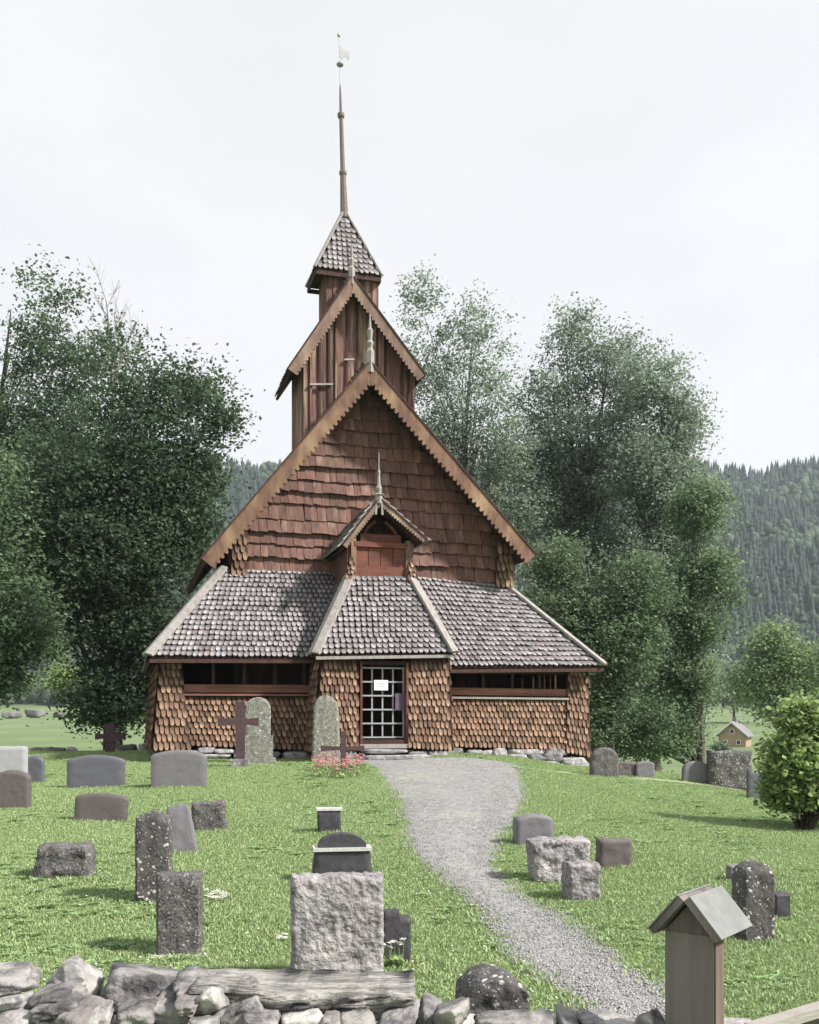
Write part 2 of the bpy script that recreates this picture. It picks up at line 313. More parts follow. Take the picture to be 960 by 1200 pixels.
# ------------------------------------------------------------------ church
TH = math.atan(330/F); CO = at(435, 840, 25.0); CO.z = .7
ea = Vector((math.cos(TH), math.sin(TH), 0)); eb = Vector((-math.sin(TH), math.cos(TH), 0))
church = empty('stave_church', CO, TH, label='old brown timber stave church with steep gable, shingled roofs and thin spire', cat='church')
def P(px, py, v):
    D = Vector(((px-CX)/F, 1, (HZ-py)/F)); c0 = Vector((0, 0, EYE))-CO
    t_ = (v-c0.dot(eb))/D.dot(eb); q = c0+D*t_
    return Vector((q.dot(ea), v, q.z))
def toworld(p): return CO+ea*p[0]+eb*p[1]+Vector((0, 0, p[2]))
def shingle_outline(kind, w_, h_):
    if kind == 'point': return [(0, 0), (.24*w_, .10*h_), (.40*w_, .42*h_), (.45*w_, .92*h_), (.45*w_, 1.7*h_), (-.45*w_, 1.7*h_), (-.45*w_, .92*h_), (-.40*w_, .42*h_), (-.24*w_, .10*h_)]
    if kind == 'long': return [(.05*w_, 0), (.26*w_, .10*h_), (.38*w_, .34*h_), (.42*w_, .90*h_), (.44*w_, 1.7*h_), (-.44*w_, 1.7*h_), (-.42*w_, .90*h_), (-.38*w_, .34*h_), (-.26*w_, .08*h_)]
    if kind == 'square': return [(-.47*w_, 0), (.47*w_, .03*h_), (.47*w_, 1.35*h_), (-.47*w_, 1.35*h_)]
def cover(mb, fn, nrows, wid, kind='point', th=.03, cull=None, objs=None, t0=0, jit=.06, expo=None, lift=2.0, slant=0):
    """lay overlapping shingles over the patch fn(s,t); t runs up the slope"""
    for r in range(nrows):
        t = t0+(1-t0)*r/nrows; t2 = t0+(1-t0)*(r+1)/nrows
        a = fn(0, t); b = fn(1, t); Lr = (b-a).length; n = max(1, int(round(Lr/wid)))
        for k in range(-1, n+1):
            s = (k+.5+(.5 if r % 2 else 0))/n
            if s < .004 or s > .996: continue
            s += R.uniform(-.04, .04)/n
            p = fn(s, t); q = fn(s, t2); e2 = q-p; h_ = e2.length; e2.normalize()
            e1 = (fn(min(s+.01, 1), t)-fn(max(s-.01, 0), t)).normalized(); nn = e1.cross(e2).normalized(); e1 = e2.cross(nn)
            if cull and cull(p, s, t): continue
            w_ = Lr/n*R.uniform(.9, 1.03); j = R.uniform(-jit, jit)*h_; a_ = R.uniform(-.03, .03)+slant
            f1 = e1*math.cos(a_)+e2*math.sin(a_); f2 = e2*math.cos(a_)-e1*math.sin(a_)
            ol = shingle_outline(kind, w_, h_); 
            lf = th*lift*R.uniform(.8, 1.35)
            top = []; bot = []
            for x, y in ol:
                z = lf*(1-max(y, 0)/(1.7*h_))+.004
                c_ = p+f1*x+f2*(y+j)
                top.append(c_+nn*(z+th)); bot.append(c_+nn*z)
            m_ = len(ol); fs = [tuple(range(m_))]+[(i, (i+1) % m_, (i+1) % m_+m_, i+m_) for i in range(m_) if not (i == 4)]
            if objs is None:
                b_i = len(mb.v); mb.add(top+bot, fs)
                for i_, (x, y) in enumerate(ol):
                    tv_ = min(1, max(0, (y/h_-.45)/.5)); mb.t[b_i+i_] = tv_; mb.t[b_i+m_+i_] = max(tv_, .6)  # colour darkens up the shingle, painting shade between the tips
            else: objs.append((top+bot, fs, p))
def bil(p00, p10, p01, p11):
    p00, p10, p01, p11 = map(Vector, (p00, p10, p01, p11))
    return lambda s, t: (p00*(1-s)+p10*s)*(1-t)+(p01*(1-s)+p11*s)*t

# pent roof of the gallery
VE, VT = -.5, 1.5
EL = P(175, 771, VE); ER = P(706, 782, VE); TL = P(263, 668, VT); TR = P(590, 687, VT)
eaveMid = lambda px, y: P(px, y, VE)
aL = P(400, 773, VE); aTL = P(403, 672, VT); aR = P(500, 783, VE); aTR = P(485, 676, VT)
BK = 9.2    # back of the church
pent = empty('gallery_roof'); pent.parent = church
mbs = MB(); under = MB()
def slab(mb, a, b, c, d, th=.07):
    n = (Vector(b)-Vector(a)).cross(Vector(d)-Vector(a)).normalized()
    if n.z < 0: n = -n
    mb.hexa([Vector(q)-n*th for q in (a, b, c, d)]+[Vector(q) for q in (a, b, c, d)])
for pc in ((EL, aL, aTL, TL), (aR, ER, TR, aTR)):
    slab(under, *pc)
cover(mbs, bil(EL, aL, TL, aTL), 18, .134, th=.034, lift=1.9)
cover(mbs, bil(aR, ER, aTR, TR), 18, .142, th=.034, lift=1.9)
# side runs of the pent roof, seen only from other places
EL2 = Vector((EL.x, BK, EL.z)); TL2 = Vector((TL.x, BK-1.5, TL.z)); ER2 = Vector((ER.x, BK, ER.z)); TR2 = Vector((TR.x, BK-1.5, TR.z))
slab(under, EL2, EL, TL, TL2); slab(under, ER, ER2, TR2, TR)
cover(mbs, bil(EL2, EL, TL2, TL), 12, .3, th=.03); cover(mbs, bil(ER, ER2, TR, TR2), 12, .3, th=.03)
mbs.build('roof_shingles', M['roof_shingle'], pent, kind='stuff'); under.build('roof_boards', M['dark_wood'], pent)
def hip(a, b, w_=.2, par=pent, nm='hip_board', m='hip_board', th=.06, off=.09, rot=0):
    a = Vector(a); b = Vector(b); d = (b-a).normalized(); sd = Vector((d.y, -d.x, 0))
    sd = Vector((1, 0, 0)) if sd.length < 1e-3 else sd.normalized()
    n = sd.cross(d).normalized();
    if n.z < 0: n = -n
    for sgn in (-1, 1):
        mb = MB(); s1 = (sd*sgn-n*.35).normalized()*w_*.62
        q0, q1 = a+n*off, b+n*off
        mb.hexa([q0, q1, q1+s1, q0+s1, q0+n*th, q1+n*th, q1+s1+n*th, q0+s1+n*th]); mb.build(nm, M[m], par)
hip(EL+Vector((-.02, -.05, 0)), TL, .26); hip(ER+Vector((.02, -.05, 0)), TR, .20)
mb = MB(); mb.bar(EL+Vector((0, -.03, -.07)), P(372, 772, VE)+Vector((0, -.03, -.07)), .05, .09); mb.build('eave_board', M['dark_wood'], pent)
mb = MB(); mb.bar(P(527, 783.5, VE)+Vector((0, -.03, -.07)), ER+Vector((0, -.03, -.07)), .05, .09); mb.build('eave_board', M['dark_wood'], pent)

# porch
pEL = P(369, 768.5, -1.2); pER = P(531, 766.5, -1.2); pTL = P(411, 677, -.25); pTR = P(480, 677, -.25)
porch = empty('porch_roof'); porch.parent = church
mbs = MB(); under = MB()
slab(under, pEL, pER, pTR, pTL)
cover(mbs, bil(pEL, pER, pTL, pTR), 15, .15, th=.034, lift=1.9)
lb0 = Vector((pEL.x, 1.5, pEL.z)); lt0 = Vector((pTL.x, 1.5, pTL.z)); rb0 = Vector((pER.x, 1.5, pER.z)); rt0 = Vector((pTR.x, 1.5, pTR.z))
slab(under, lb0, pEL, pTL, lt0); slab(under, pER, rb0, rt0, pTR)
pz = lambda v: EL.z+(v-VE)/(VT-VE)*(TL.z-EL.z)
cover(mbs, bil(lb0, pEL, lt0, pTL), 15, .15, th=.034, lift=1.9, cull=lambda p, s, t: p.y > VE and p.z < pz(p.y)-.12)
cover(mbs, bil(pER, rb0, pTR, rt0), 15, .15, th=.034, lift=1.9, cull=lambda p, s, t: p.y > VE and p.z < pz(p.y)-.12)
mbs.build('roof_shingles', M['roof_shingle'], porch, kind='stuff'); under.build('roof_boards', M['dark_wood'], porch)
hip(pEL+Vector((0, -.03, 0)), pTL, .27, porch); hip(pER+Vector((0, -.03, 0)), pTR, .27, porch)
mb = MB(); mb.bar(pEL+Vector((.02, -.03, -.055)), pER+Vector((-.02, -.03, -.055)), .05, .075); mb.build('eave_board', M['hip_board'], porch)

# walls of the gallery -------------------------------------------------
FL = -.75   # depth of the wall foot below the church floor level
def gwall(pxa, pxb, ytop_a, ytop_b, ybot_a, ybot_b, vtop, vbot, nrows, wid, name, flare_a=0, flare_b=0, par=church, m='wall_shingle', slant=0, backing=True):
    a0 = P(pxa-flare_a, ybot_a, vbot); b0 = P(pxb+flare_b, ybot_b, vbot); a1 = P(pxa, ytop_a, vtop); b1 = P(pxb, ytop_b, vtop)
    wl = empty(name); wl.parent = par
    mb = MB(); cover(mb, bil(a0, b0, a1, b1), nrows, wid, kind='long', th=.036, lift=1.4, slant=slant); mb.build('wall_shingles', M[m], wl, kind='stuff')
    if backing:
        bk = MB(); y = Vector((0, .09, 0)); e = Vector((.02, 0, 0))
        bk.hexa([a0+e, b0-e, b0-e+y, a0+e+y, a1+e, b1-e, b1-e+y, a1+e+y]); bk.build('wall_boards', M['dark_wood'], wl)
    return a0, b0, a1, b1
A = gwall(188, 213, 775, 775, 880, 880, -.02, -.26, 11, .125, 'corner_pier', flare_a=9, flare_b=12, slant=.05)
# left pier flank
def flank(a0, a1, depth, nrows, wid, side, m='wall_shingle', name='pier_flank', flare=.1, par=church, dy=.09):
    wl = empty(name); wl.parent = par
    c0 = a0+Vector((0, depth, 0)); c1 = a1+Vector((0, depth, 0)); mb = MB()
    fn = bil(c0, a0, c1, a1) if side < 0 else bil(a0, c0, a1, c1)
    cover(mb, fn, nrows, wid, kind='long', th=.036, lift=1.4); mb.build('wall_shingles', M[m], wl, kind='stuff')
    bk = MB(); x = Vector((.08*(-side), 0, 0)); y = Vector((0, dy, 0))
    bk.hexa([c0, a0+y, a0+x+y, c0+x, c1, a1+y, a1+x+y, c1+x]); bk.build('wall_boards', M['dark_wood'], wl)
flank(A[0], A[2], BK-1, 10, .3, -1, name='gallery_side')
B = gwall(212, 372, 819, 820, 874, 880, .0, -.12, 8, .128, 'gallery_parapet', flare_a=2, slant=.06)
Rr = gwall(526, 664, 820, 820, 876, 879, .0, -.18, 8, .130, 'gallery_parapet', flare_b=3, slant=-.05)
D_ = gwall(664, 688, 784, 785, 882, 888, -.02, -.22, 12, .125, 'corner_pier', flare_a=2, flare_b=3, slant=-.04)
flank(D_[1], D_[3], BK-1, 10, .3, 1, name='gallery_side')
# pier inner returns, rails, wall plate, posts, openings
def part_bar(name, a, b, wx, wy, m, par=church, **k):
    mb = MB(); mb.bar(a, b, wx, wy); return mb.build(name, M[m], par, **k)
def part_box(name, x0, x1, y0, y1, z0, z1, m, par=church, **k):
    mb = MB(); mb.box(x0, x1, y0, y1, z0, z1); return mb.build(name, M[m], par, **k)
for (xa, xb, ya, yb) in ((213, 372, 806.5, 807.5), (527, 665, 810, 812)):
    a = P(xa, ya, -.02); b = P(xb, yb, -.02); part_bar('gallery_rail', a, b, .12, .19, 'rail')
    a = P(xa, ya+7.6, -.02); b = P(xb, yb+7.2, -.02); part_bar('rail_moulding', a+Vector((0, -.05, 0)), b+Vector((0, -.05, 0)), .16, .05, 'pale_wood' if xa > 400 else 'rail')
    a = P(xa-20, ya-34 if xa < 400 else 787, .05); b = P(xb, yb-34 if xa < 400 else 788, .05); part_bar('wall_plate', a, b, .14, .12, 'dark_wood')
for px in (250, 286, 322, 356):
    a = P(px, 802, 0); b = P(px, 772, 0); part_bar('gallery_post', a, b, .08, .09, 'dark_wood')
for px in (566, 600, 632):
    a = P(px, 806, 0); b = P(px, 784, 0); part_bar('gallery_post', a, b, .07, .09, 'dark_wood')
for px, tt in ((612, 799), (625, 797), (638, 795), (645, 794), (651, 794)):
    a = P(px, 808, .03); b = P(px, tt-4, .03)
    mb = MB(); h = (b-a).length
    mb.tube([a+(b-a)*k for k in (0, .2, .35, .6, .8, 1)], [.022, .03, .016, .03, .018, .022], 6); mb.build('baluster', M['plank'], church, smooth=True)
# inner timber core behind the gallery
wtopL = TL.z; NW0, NW1 = TL.x+.25, TR.x-.2
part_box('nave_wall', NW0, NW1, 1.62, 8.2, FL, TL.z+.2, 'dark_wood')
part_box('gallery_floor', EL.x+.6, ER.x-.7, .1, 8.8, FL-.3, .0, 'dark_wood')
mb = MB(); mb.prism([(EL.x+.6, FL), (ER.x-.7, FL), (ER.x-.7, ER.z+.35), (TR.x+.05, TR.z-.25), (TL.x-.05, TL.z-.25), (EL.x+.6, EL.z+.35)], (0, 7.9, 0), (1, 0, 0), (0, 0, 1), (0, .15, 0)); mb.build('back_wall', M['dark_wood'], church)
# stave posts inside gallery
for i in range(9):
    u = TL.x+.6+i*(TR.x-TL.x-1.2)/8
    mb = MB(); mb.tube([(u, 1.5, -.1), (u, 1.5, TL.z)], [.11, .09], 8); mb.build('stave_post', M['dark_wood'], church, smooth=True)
# porch walls
VP = -.95
PFl = gwall(376, 421, 776, 779, 882, 879, VP, VP-.16, 12, .118, 'porch_wall', flare_a=7, slant=.03)
PFr = gwall(477, 525, 779, 776, 877, 880, VP, VP-.16, 12, .118, 'porch_wall', flare_b=4, slant=-.05)
flank(PFl[0], PFl[2], 1.0, 11, .14, -1, name='porch_side', dy=.09); flank(PFr[1], PFr[3], 1.0, 11, .14, 1, name='porch_side')
# door reveals and lattice gate
ga = P(421, 779, VP); gb = P(477, 779, VP); g0 = P(421, 866, VP).z; g1 = ga.z
for u, sx_ in ((ga.x, 1), (gb.x, -1)):
    part_box('door_jamb', min(u, u+.05*sx_), max(u, u+.05*sx_), VP-.14, VP+.12, g0-.25, g1+.05, 'red_wood')
part_box('lintel', P(374, 770, VP).x, P(527, 770, VP).x, VP-.03, VP+.10, g1+.002, pEL.z-.09, 'dark_wood')
gate = empty('lattice_gate'); gate.parent = church
V2 = VP+.06; zt = P(450, 783, V2).z; zb = P(450, 864, V2).z; xl = ga.x+.055; xr = gb.x-.055
for i in range(6):
    z = zt+(zb-zt)*i/5; mb = MB(); mb.bar((xl, V2-.012, z), (xr, V2-.012, z), .032, .038); mb.build('bar', M['gate_iron'], gate)
for i in range(5):
    u = xl+.02+(xr-xl-.04)*i/4
    mb = MB(); mb.bar((u, V2+.02, zb), (u, V2+.02, zt), .036, .03); mb.build('bar', M['gate_iron'], gate)
nb = P(446.5, 803, V2-.05); mb = MB(); mb.box(nb.x-.175, nb.x+.175, nb.y-.02, nb.y, nb.z-.125, nb.z+.125); nt_ = mb.build('notice', M['sign_white'], gate, label='small white notice on the lattice gate')
for q, (zz, ln) in enumerate(((.045, .1), (.01, .12), (-.03, .08))):
    part_box('print_line', nb.x-ln, nb.x+ln, nb.y-.024, nb.y-.0205, nb.z+zz-.007, nb.z+zz+.007, 'sign_ink', gate)
nb = P(470, 822, V2-.05); part_box('notice', nb.x-.15, nb.x+.15, nb.y-.03, nb.y, nb.z-.2, nb.z+.2, 'sign_purple', gate, label='dark purplish plate on the right of the gate')
part_box('threshold', ga.x, gb.x, VP-.12, VP+.1, g0-.12, g0-.02, 'dark_wood')
part_box('sill_beam', ga.x-.02, gb.x+.02, VP-.2, VP-.05, g0-.23, g0-.125, 'hip_board')

# dormer over the porch -------------------------------------------------
VD = -.27
dorm = empty('dormer'); dorm.parent = church
x0 = P(417, 660, VD).x; x1 = P(475, 660, VD).x; zb_ = P(445, 680, VD).z; zm = P(445, 642, VD).z; zbm = P(445, 629, VD).z
zw1 = P(445, 664, VD).z
for i in range(4):
    xa = x0+(x1-x0)*i/4; xb = x0+(x1-x0)*(i+1)/4; part_box('board', xa+.008, xb-.008, VD, VD+.05, zw1, zm, 'red_wood', dorm)
part_box('board', x0, x1, VD-.03, VD+.04, zb_, zw1-.004, 'red_wood', dorm)
part_box('beam', x0-.05, x1+.05, VD-.07, VD+.06, zm+.004, zm+.13, 'red_wood', dorm)
part_box('beam', x0+.12, x1-.12, VD-.02, VD+.06, zm+.134, zbm+.06, 'red_wood', dorm)
for sgn, xx in ((-1, x0), (1, x1)):
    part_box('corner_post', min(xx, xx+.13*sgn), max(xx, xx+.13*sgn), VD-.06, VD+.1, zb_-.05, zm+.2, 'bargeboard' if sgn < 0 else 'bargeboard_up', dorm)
    wl = empty('cheek'); wl.parent = dorm
    a0 = Vector((xx+.30*sgn, VD-.07, zb_-.02)); b0 = Vector((xx+.02*sgn, VD-.1, zb_-.02)); a1 = Vector((xx+.22*sgn, VD-.05, zw1+.1)); b1 = Vector((xx+.05*sgn, VD-.08, zw1+.1))
    if sgn > 0: a0, b0, a1, b1 = b0, a0, b1, a1
    mb = MB(); cover(mb, bil(a0, b0, a1, b1), 4, .1, th=.03); mb.build('wall_shingles', M['wall_shingle'], wl, kind='stuff')
    mb = MB(); mb.box(min(xx, xx+.22*sgn), max(xx, xx+.22*sgn), VD+.0, 1.5, zb_-.1, zm+.15); mb.build('cheek_boards', M['gable_shingle'], wl)
# curved brace in the dark gable opening
mid = (x0+x1)/2
for sgn in (-1, 1):
    mb = MB(); pts = [(mid+sgn*(.42-.30*k), VD+.06, zbm+.05+.34*(k**.6)) for k in (0, .25, .5, .75, 1)]
    for p_, q_ in zip(pts, pts[1:]): mb.bar(p_, q_, .07, .09, up=(0, 1, 0))
    mb.build('brace', M['red_wood'], dorm)
part_box('tympanum', x0, x1, VD+.5, VD+.55, zm, zbm+.75, 'dark_wood', dorm)

def roofpair(par, Lb, A_, Rb, v0, v1, th, m, bm, bw, teeth, tooth, name='gable_roof', curve=0, shingles=None, bargev=.05, blt=None):
    """two slopes, with scalloped bargeboards on the front rake"""
    A_ = Vector(A_)
    rf = empty(name); rf.parent = par
    for sgn, Bt in ((-1, Vector(Lb)), (1, Vector(Rb))):
        a = Vector((A_.x, v0, A_.z)); b = Vector((Bt.x, v0, Bt.z)); a2 = Vector((A_.x, v1, A_.z)); b2 = Vector((Bt.x, v1, Bt.z))
        d = (b-a); Ln = d.length; d.normalize(); n = Vector((-d.z, 0, d.x)); n = n if n.z > 0 else -n
        mb = MB(); mb.hexa([a-n*th, b-n*th, b2-n*th, a2-n*th, a, b, b2, a2]); mb.build('roof_boards', M[m], rf)
        if shingles:
            mb = MB(); fn = bil(b2, b, a2, a) if sgn < 0 else bil(b, b2, a, a2)
            cover(mb, fn, int(Ln/shingles), shingles, th=.03, lift=1.4); mb.build('roof_shingles', M['roof_dark'], rf, kind='stuff')
        # bargeboard outline in (along, inward)
        L2 = Ln-.02; top = [(0, .03), (L2, .03)]; low = []
        nT = max(3, int(L2/teeth)); st = L2/nT
        for k in range(nT):
            x_ = L2-k*st
            low += [(x_-.02*st, -bw), (x_-.12*st, -bw-tooth*.7), (x_-.3*st, -bw-tooth), (x_-.55*st, -bw-tooth*.9), (x_-.75*st, -bw-tooth*.35), (x_-.92*st, -bw)]
        # mitre at the apex: clip along the centre line
        poly = []
        for x_, y_ in top+low:
            # position relative to the apex; keep on own side of the ridge line
            u = d.x*x_+n.x*y_
            if u*sgn < 0: x_ -= u/d.x
            poly.append((x_, y_))
        poly = [p for i, p in enumerate(poly) if i == 0 or (abs(p[0]-poly[i-1][0])+abs(p[1]-poly[i-1][1])) > 1e-4]
        mb = MB(); mb.prism(poly, a+Vector((0, -bargev-.045, 0)), d, n, (0, .045, 0)); mb.build('bargeboard', M[bm], rf)
        # rolled outer edge board
        mb = MB(); mb.hexa([a+n*.035+Vector((0, -bargev-.07, 0)), b+n*.035+Vector((0, -bargev-.07, 0)), b+n*.035+Vector((0, .15, 0)), a+n*.035+Vector((0, .15, 0)),
                            a+n*.075+Vector((0, -bargev-.07, 0)), b+n*.075+Vector((0, -bargev-.07, 0)), b+n*.075+Vector((0, .15, 0)), a+n*.075+Vector((0, .15, 0))]); mb.build('edge_board', M['dark_wood'], rf)
    return rf
M['roof_dark'] = mat('dark_roof_shingle', (.20, .14, .13), (.09, .06, .058), 9, rnd=.35, bump=.3)
dr = roofpair(dorm, P(402, 641, -.6), P(444, 588, -.6), P(498, 634, -.6), -.6, 1.5, .05, 'dark_wood', 'bargeboard_up', .05, .08, .045, name='dormer_roof')
# the six board courses on the left slope
a = P(444, 586, -.6); b = P(400, 643, -.6); d = b-a; n = Vector((d.z, 0, -d.x)).normalized(); n = n if n.z > 0 else -n
for sgn, bt in ((-1, b), (1, P(500, 636, -.6))):
    d = bt-a; n = Vector((d.z, 0, -d.x)).normalized(); n = n if n.z > 0 else -n
    for i in range(7):
        p0 = a+d*(i/7); p1 = a+d*((i+1.12)/7)
        for c_ in range(5):
            y0, y1 = -.66+.44*c_+R.uniform(-.01, .01), -.66+.44*(c_+1)-.012
            mb = MB(); Y0 = Vector((0, y0-a.y, 0)); Y1 = Vector((0, y1-a.y, 0)); q0 = p0+n*.045; q1 = p1+n*.085
            mb.hexa([q0+Y0, q1+Y0, q1+Y1, q0+Y1, q0+Y0+n*.03, q1+Y0+n*.04, q1+Y1+n*.04, q0+Y1+n*.03]); mb.build('roof_board', M['roof_shingle'], dr)
def finial(par, x, v, z0, z1, prof, m='hip_board', prongs=False):
    mb = MB(); H = z1-z0
    mb.tube([(x, v, z0+H*k) for k, r in prof], [r for k, r in prof], 6); mb.build('finial', M[m], par)
    if prongs:
        for s_ in (-1, 1):
            mb = MB(); mb.bar((x+s_*.085, v-.03, z0-.28), (x+s_*.06, v-.03, z0+.12), .05, .045); mb.build('finial_prong', M[m], par)
fa = P(444, 588, -.65)
finial(dorm, fa.x, fa.y, fa.z-.05, P(444, 530, -.65).z, [(0, .10), (.14, .10), (.17, .15), (.2, .06), (.3, .085), (.36, .05), (.55, .03), (.62, .045), (.66, .02), (1, .01)], prongs=True)
# main gable --------------------------------------------------------------
VG = .7; RL = P(237, 657, VG); RA = P(433, 428, VG); RR = P(626, 652, VG)
roofpair(church, RL, RA, RR, VG, 7.4, .10, 'dark_wood', 'bargeboard', .28, .155, .085, name='nave_roof', shingles=.3)
TK = .11
wl0, wr0 = P(276, 670, VT).x, P(599, 690, VT).x
def inside(x, z, pad=0):   # under the main roof
    sl = (RA.z-RL.z)/(RA.x-RL.x); sr = (RA.z-RR.z)/(RR.x-RA.x)
    lim = RA.z-(RA.x-x)*sl if x < RA.x else RA.z-(x-RA.x)*sr
    return z < lim-TK-pad
for xw, sg in ((wl0, -1), (wr0, 1)):
    zt_ = (RA.z-(RA.x-xw)*((RA.z-RL.z)/(RA.x-RL.x)) if sg < 0 else RA.z-(xw-RA.x)*((RA.z-RR.z)/(RR.x-RA.x)))-.2
    part_box('side_wall', min(xw, xw+.1*sg*-1), max(xw, xw-.1*sg), 1.64, 7.3, TL.z-.3, zt_, 'dark_wood')
gw = empty('gable_wall'); gw.parent = church
wl_, wr_ = P(273, 670, VT).x, P(602, 690, VT).x
zl = P(273, 670, VT).z-.3
sl = (RA.z-RL.z)/(RA.x-RL.x); sr = (RA.z-RR.z)/(RR.x-RA.x); dz = .18
mb = MB(); mb.prism([(wl_, zl), (wr_, zl), (wr_, RA.z-(wr_-RA.x)*sr-dz), (RA.x, RA.z-dz), (wl_, RA.z-(RA.x-wl_)*sl-dz)], (0, VT+.02, 0), (1, 0, 0), (0, 0, 1), (0, .1, 0))
mb.build('gable_boards', M['dark_wood'], gw)
rowsy = [676, 660, 645, 631, 615, 597, 583, 569, 553, 539, 524, 508, 494, 479, 466, 452]
# each gable shingle is a piece of its own
cnt = 0
for ri in range(len(rowsy)-1):
    z0 = P(435, rowsy[ri], VT).z; z1 = P(435, rowsy[ri+1], VT).z; h_ = z1-z0
    x = wl_+R.uniform(-.2, 0); tilt = P(300, rowsy[ri], VT).z
    bulge = (.012, .045, .02, .05, .01)[ri % 5]
    while x < wr_:
        w_ = R.uniform(.15, .27); xc = x+w_/2
        dzr = -.010*(xc-RA.x)*(1 if ri < 4 else .4)+.012*math.sin(xc*2.3+ri)   # the courses sag a little
        if inside(xc, z0+h_*.5, -.04) and wl_ < xc < wr_ and not (RA.x-.62 < xc < RA.x+.55 and z0 < P(444, 640, VT).z-0.2):
            hh = h_*1.22
            if not inside(xc, z0+hh, -.02): hh = h_*.9
            a_ = R.uniform(-.05, .05)-.06; s_ = math.sin(a_)
            j = R.uniform(-.018, .018)+dzr; lf = R.uniform(.045, .065)+bulge*1.6
            g_ = R.uniform(.003, .007)
            b0 = [(-w_/2+g_, 0+R.uniform(-.01, .025)), (w_/2-g_/2, R.uniform(-.02, .02)), (w_/2-g_/2+s_*hh, hh), (-w_/2+g_+s_*hh, hh)]
            vs = [(q[0], -(lf if q[1] < .05 else .012)-.028, q[1]) for q in b0]+[(q[0], -(lf if q[1] < .05 else .012), q[1]) for q in b0]
            mb = MB(); mb.add(vs, [(0, 1, 2, 3), (7, 6, 5, 4), (0, 4, 5, 1), (1, 5, 6, 2), (2, 6, 7, 3), (3, 7, 4, 0)])
            mb.build('gable_shingle', M['gable_shingle'], gw, loc=(xc, VT, z0+j)); cnt += 1
        x += w_
print('gable shingles', cnt)
for (pa, pb, yt, ybm) in ((270, 290, 630, 676), (580, 602, 640, 689)):
    a0 = P(pa, ybm, 1.33); b0 = P(pb, ybm, 1.33); a1 = P(pa+2, yt, 1.33); b1 = P(pb, yt, 1.33)
    cp = empty('corner_post'); cp.parent = church; mb = MB(); cover(mb, bil(a0, b0, a1, b1), 5, .15, th=.04, lift=1.5); mb.build('wall_shingles', M['wall_shingle'], cp, kind='stuff')
    mb = MB(); mb.box(a0.x+.02, b0.x-.02, 1.35, 1.5, a0.z-.1, a1.z+.25); mb.build('post_core', M['dark_wood'], cp)
# ridge finial on the main gable
fz = P(434, 432, VG-.05)
finial(church, fz.x, VG-.02, fz.z-.1, P(432, 368, VG).z, [(0, .12), (.35, .12), (.42, .07), (.5, .11), (.55, .06), (.72, .09), (.76, .04), (1, .015)], m='hip_board')

# upper gabled stage ------------------------------------------------------
VU = 2.9; UW = 3.3; UB = 4.95
uL = P(338, 435, VU); uA = P(412, 327, VU); uR = P(497, 442, VU)
up = empty('upper_stage'); up.parent = church
roofpair(up, uL, uA, uR, VU, UB+.45, .08, 'dark_wood', 'bargeboard_up', .22, .125, .055, name='upper_roof', shingles=.25)
xa = P(355, 460, UW).x; xb = P(484, 460, UW).x; zlow = P(412, 540, UW).z
su = (uA.z-uL.z)/(uA.x-uL.x); sr2 = (uA.z-uR.z)/(uR.x-uA.x)
def utop(x): return (uA.z-(uA.x-x)*su if x < uA.x else uA.z-(x-uA.x)*sr2)-.14
mb = MB(); mb.prism([(xa, zlow), (xb, zlow), (xb, utop(xb)), (uA.x, uA.z-.14), (xa, utop(xa))], (0, UW+.05, 0), (1, 0, 0), (0, 0, 1), (0, UB-UW-.1, 0)); mb.build('core', M['dark_wood'], up)
x = xa; i = 0
while x < xb-.05:
    w_ = R.uniform(.2, .32); x2 = min(x+w_, xb); zb2 = zlow; pr_ = (.0 if i % 2 else .045)
    mb = MB(); g_ = .014
    pl_ = [(x+g_, zb2), (x2-g_, zb2), (x2-g_, utop(x2-g_)), (x+g_, utop(x+g_))]
    if x < uA.x < x2: pl_ = [(x+g_, zb2), (x2-g_, zb2), (x2-g_, utop(x2-g_)), (uA.x, uA.z-.14), (x+g_, utop(x+g_))]
    mb.prism(pl_, (0, UW-pr_, 0), (1, 0, 0), (0, 0, 1), (0, .045+pr_*.9, 0)); mb.build('plank', M['plank'], up)
    mb = MB(); mb.box(x2-.03, x2+.03, UW-pr_-.05, UW-.02, zb2, max(zb2+.1, min(utop(x2-.03), utop(min(x2+.03, xb)))-.01)); mb.build('batten', M['dark_wood' if i % 3 else 'plank'], up)
    x = x2; i += 1
for k in range(6):
    y0 = UW+.05+k*(UB-UW)/6
    for xx, s_ in ((xa, -1), (xb, 1)):
        mb = MB(); mb.box(min(xx, xx+.045*s_), max(xx, xx+.045*s_), y0+.01, y0+(UB-UW)/6-.01, zlow, utop(xx)); mb.build('plank', M['plank'], up)
a = P(363, 450.5, UW-.12); b = P(390, 450.5, UW-.12); part_bar('ledge', a, b, .07, .05, 'pale_wood', up)
a = P(403.5, 421.5, UW-.12); b = P(415, 421.5, UW-.12); part_bar('ledge', a, b, .07, .045, 'pale_wood', up)
fu = P(412, 330, VU)
finial(up, fu.x, VU-.02, fu.z-.1, P(412, 286, VU).z, [(0, .10), (.4, .10), (.45, .06), (.6, .09), (.66, .045), (.8, .05), (1, .015)])

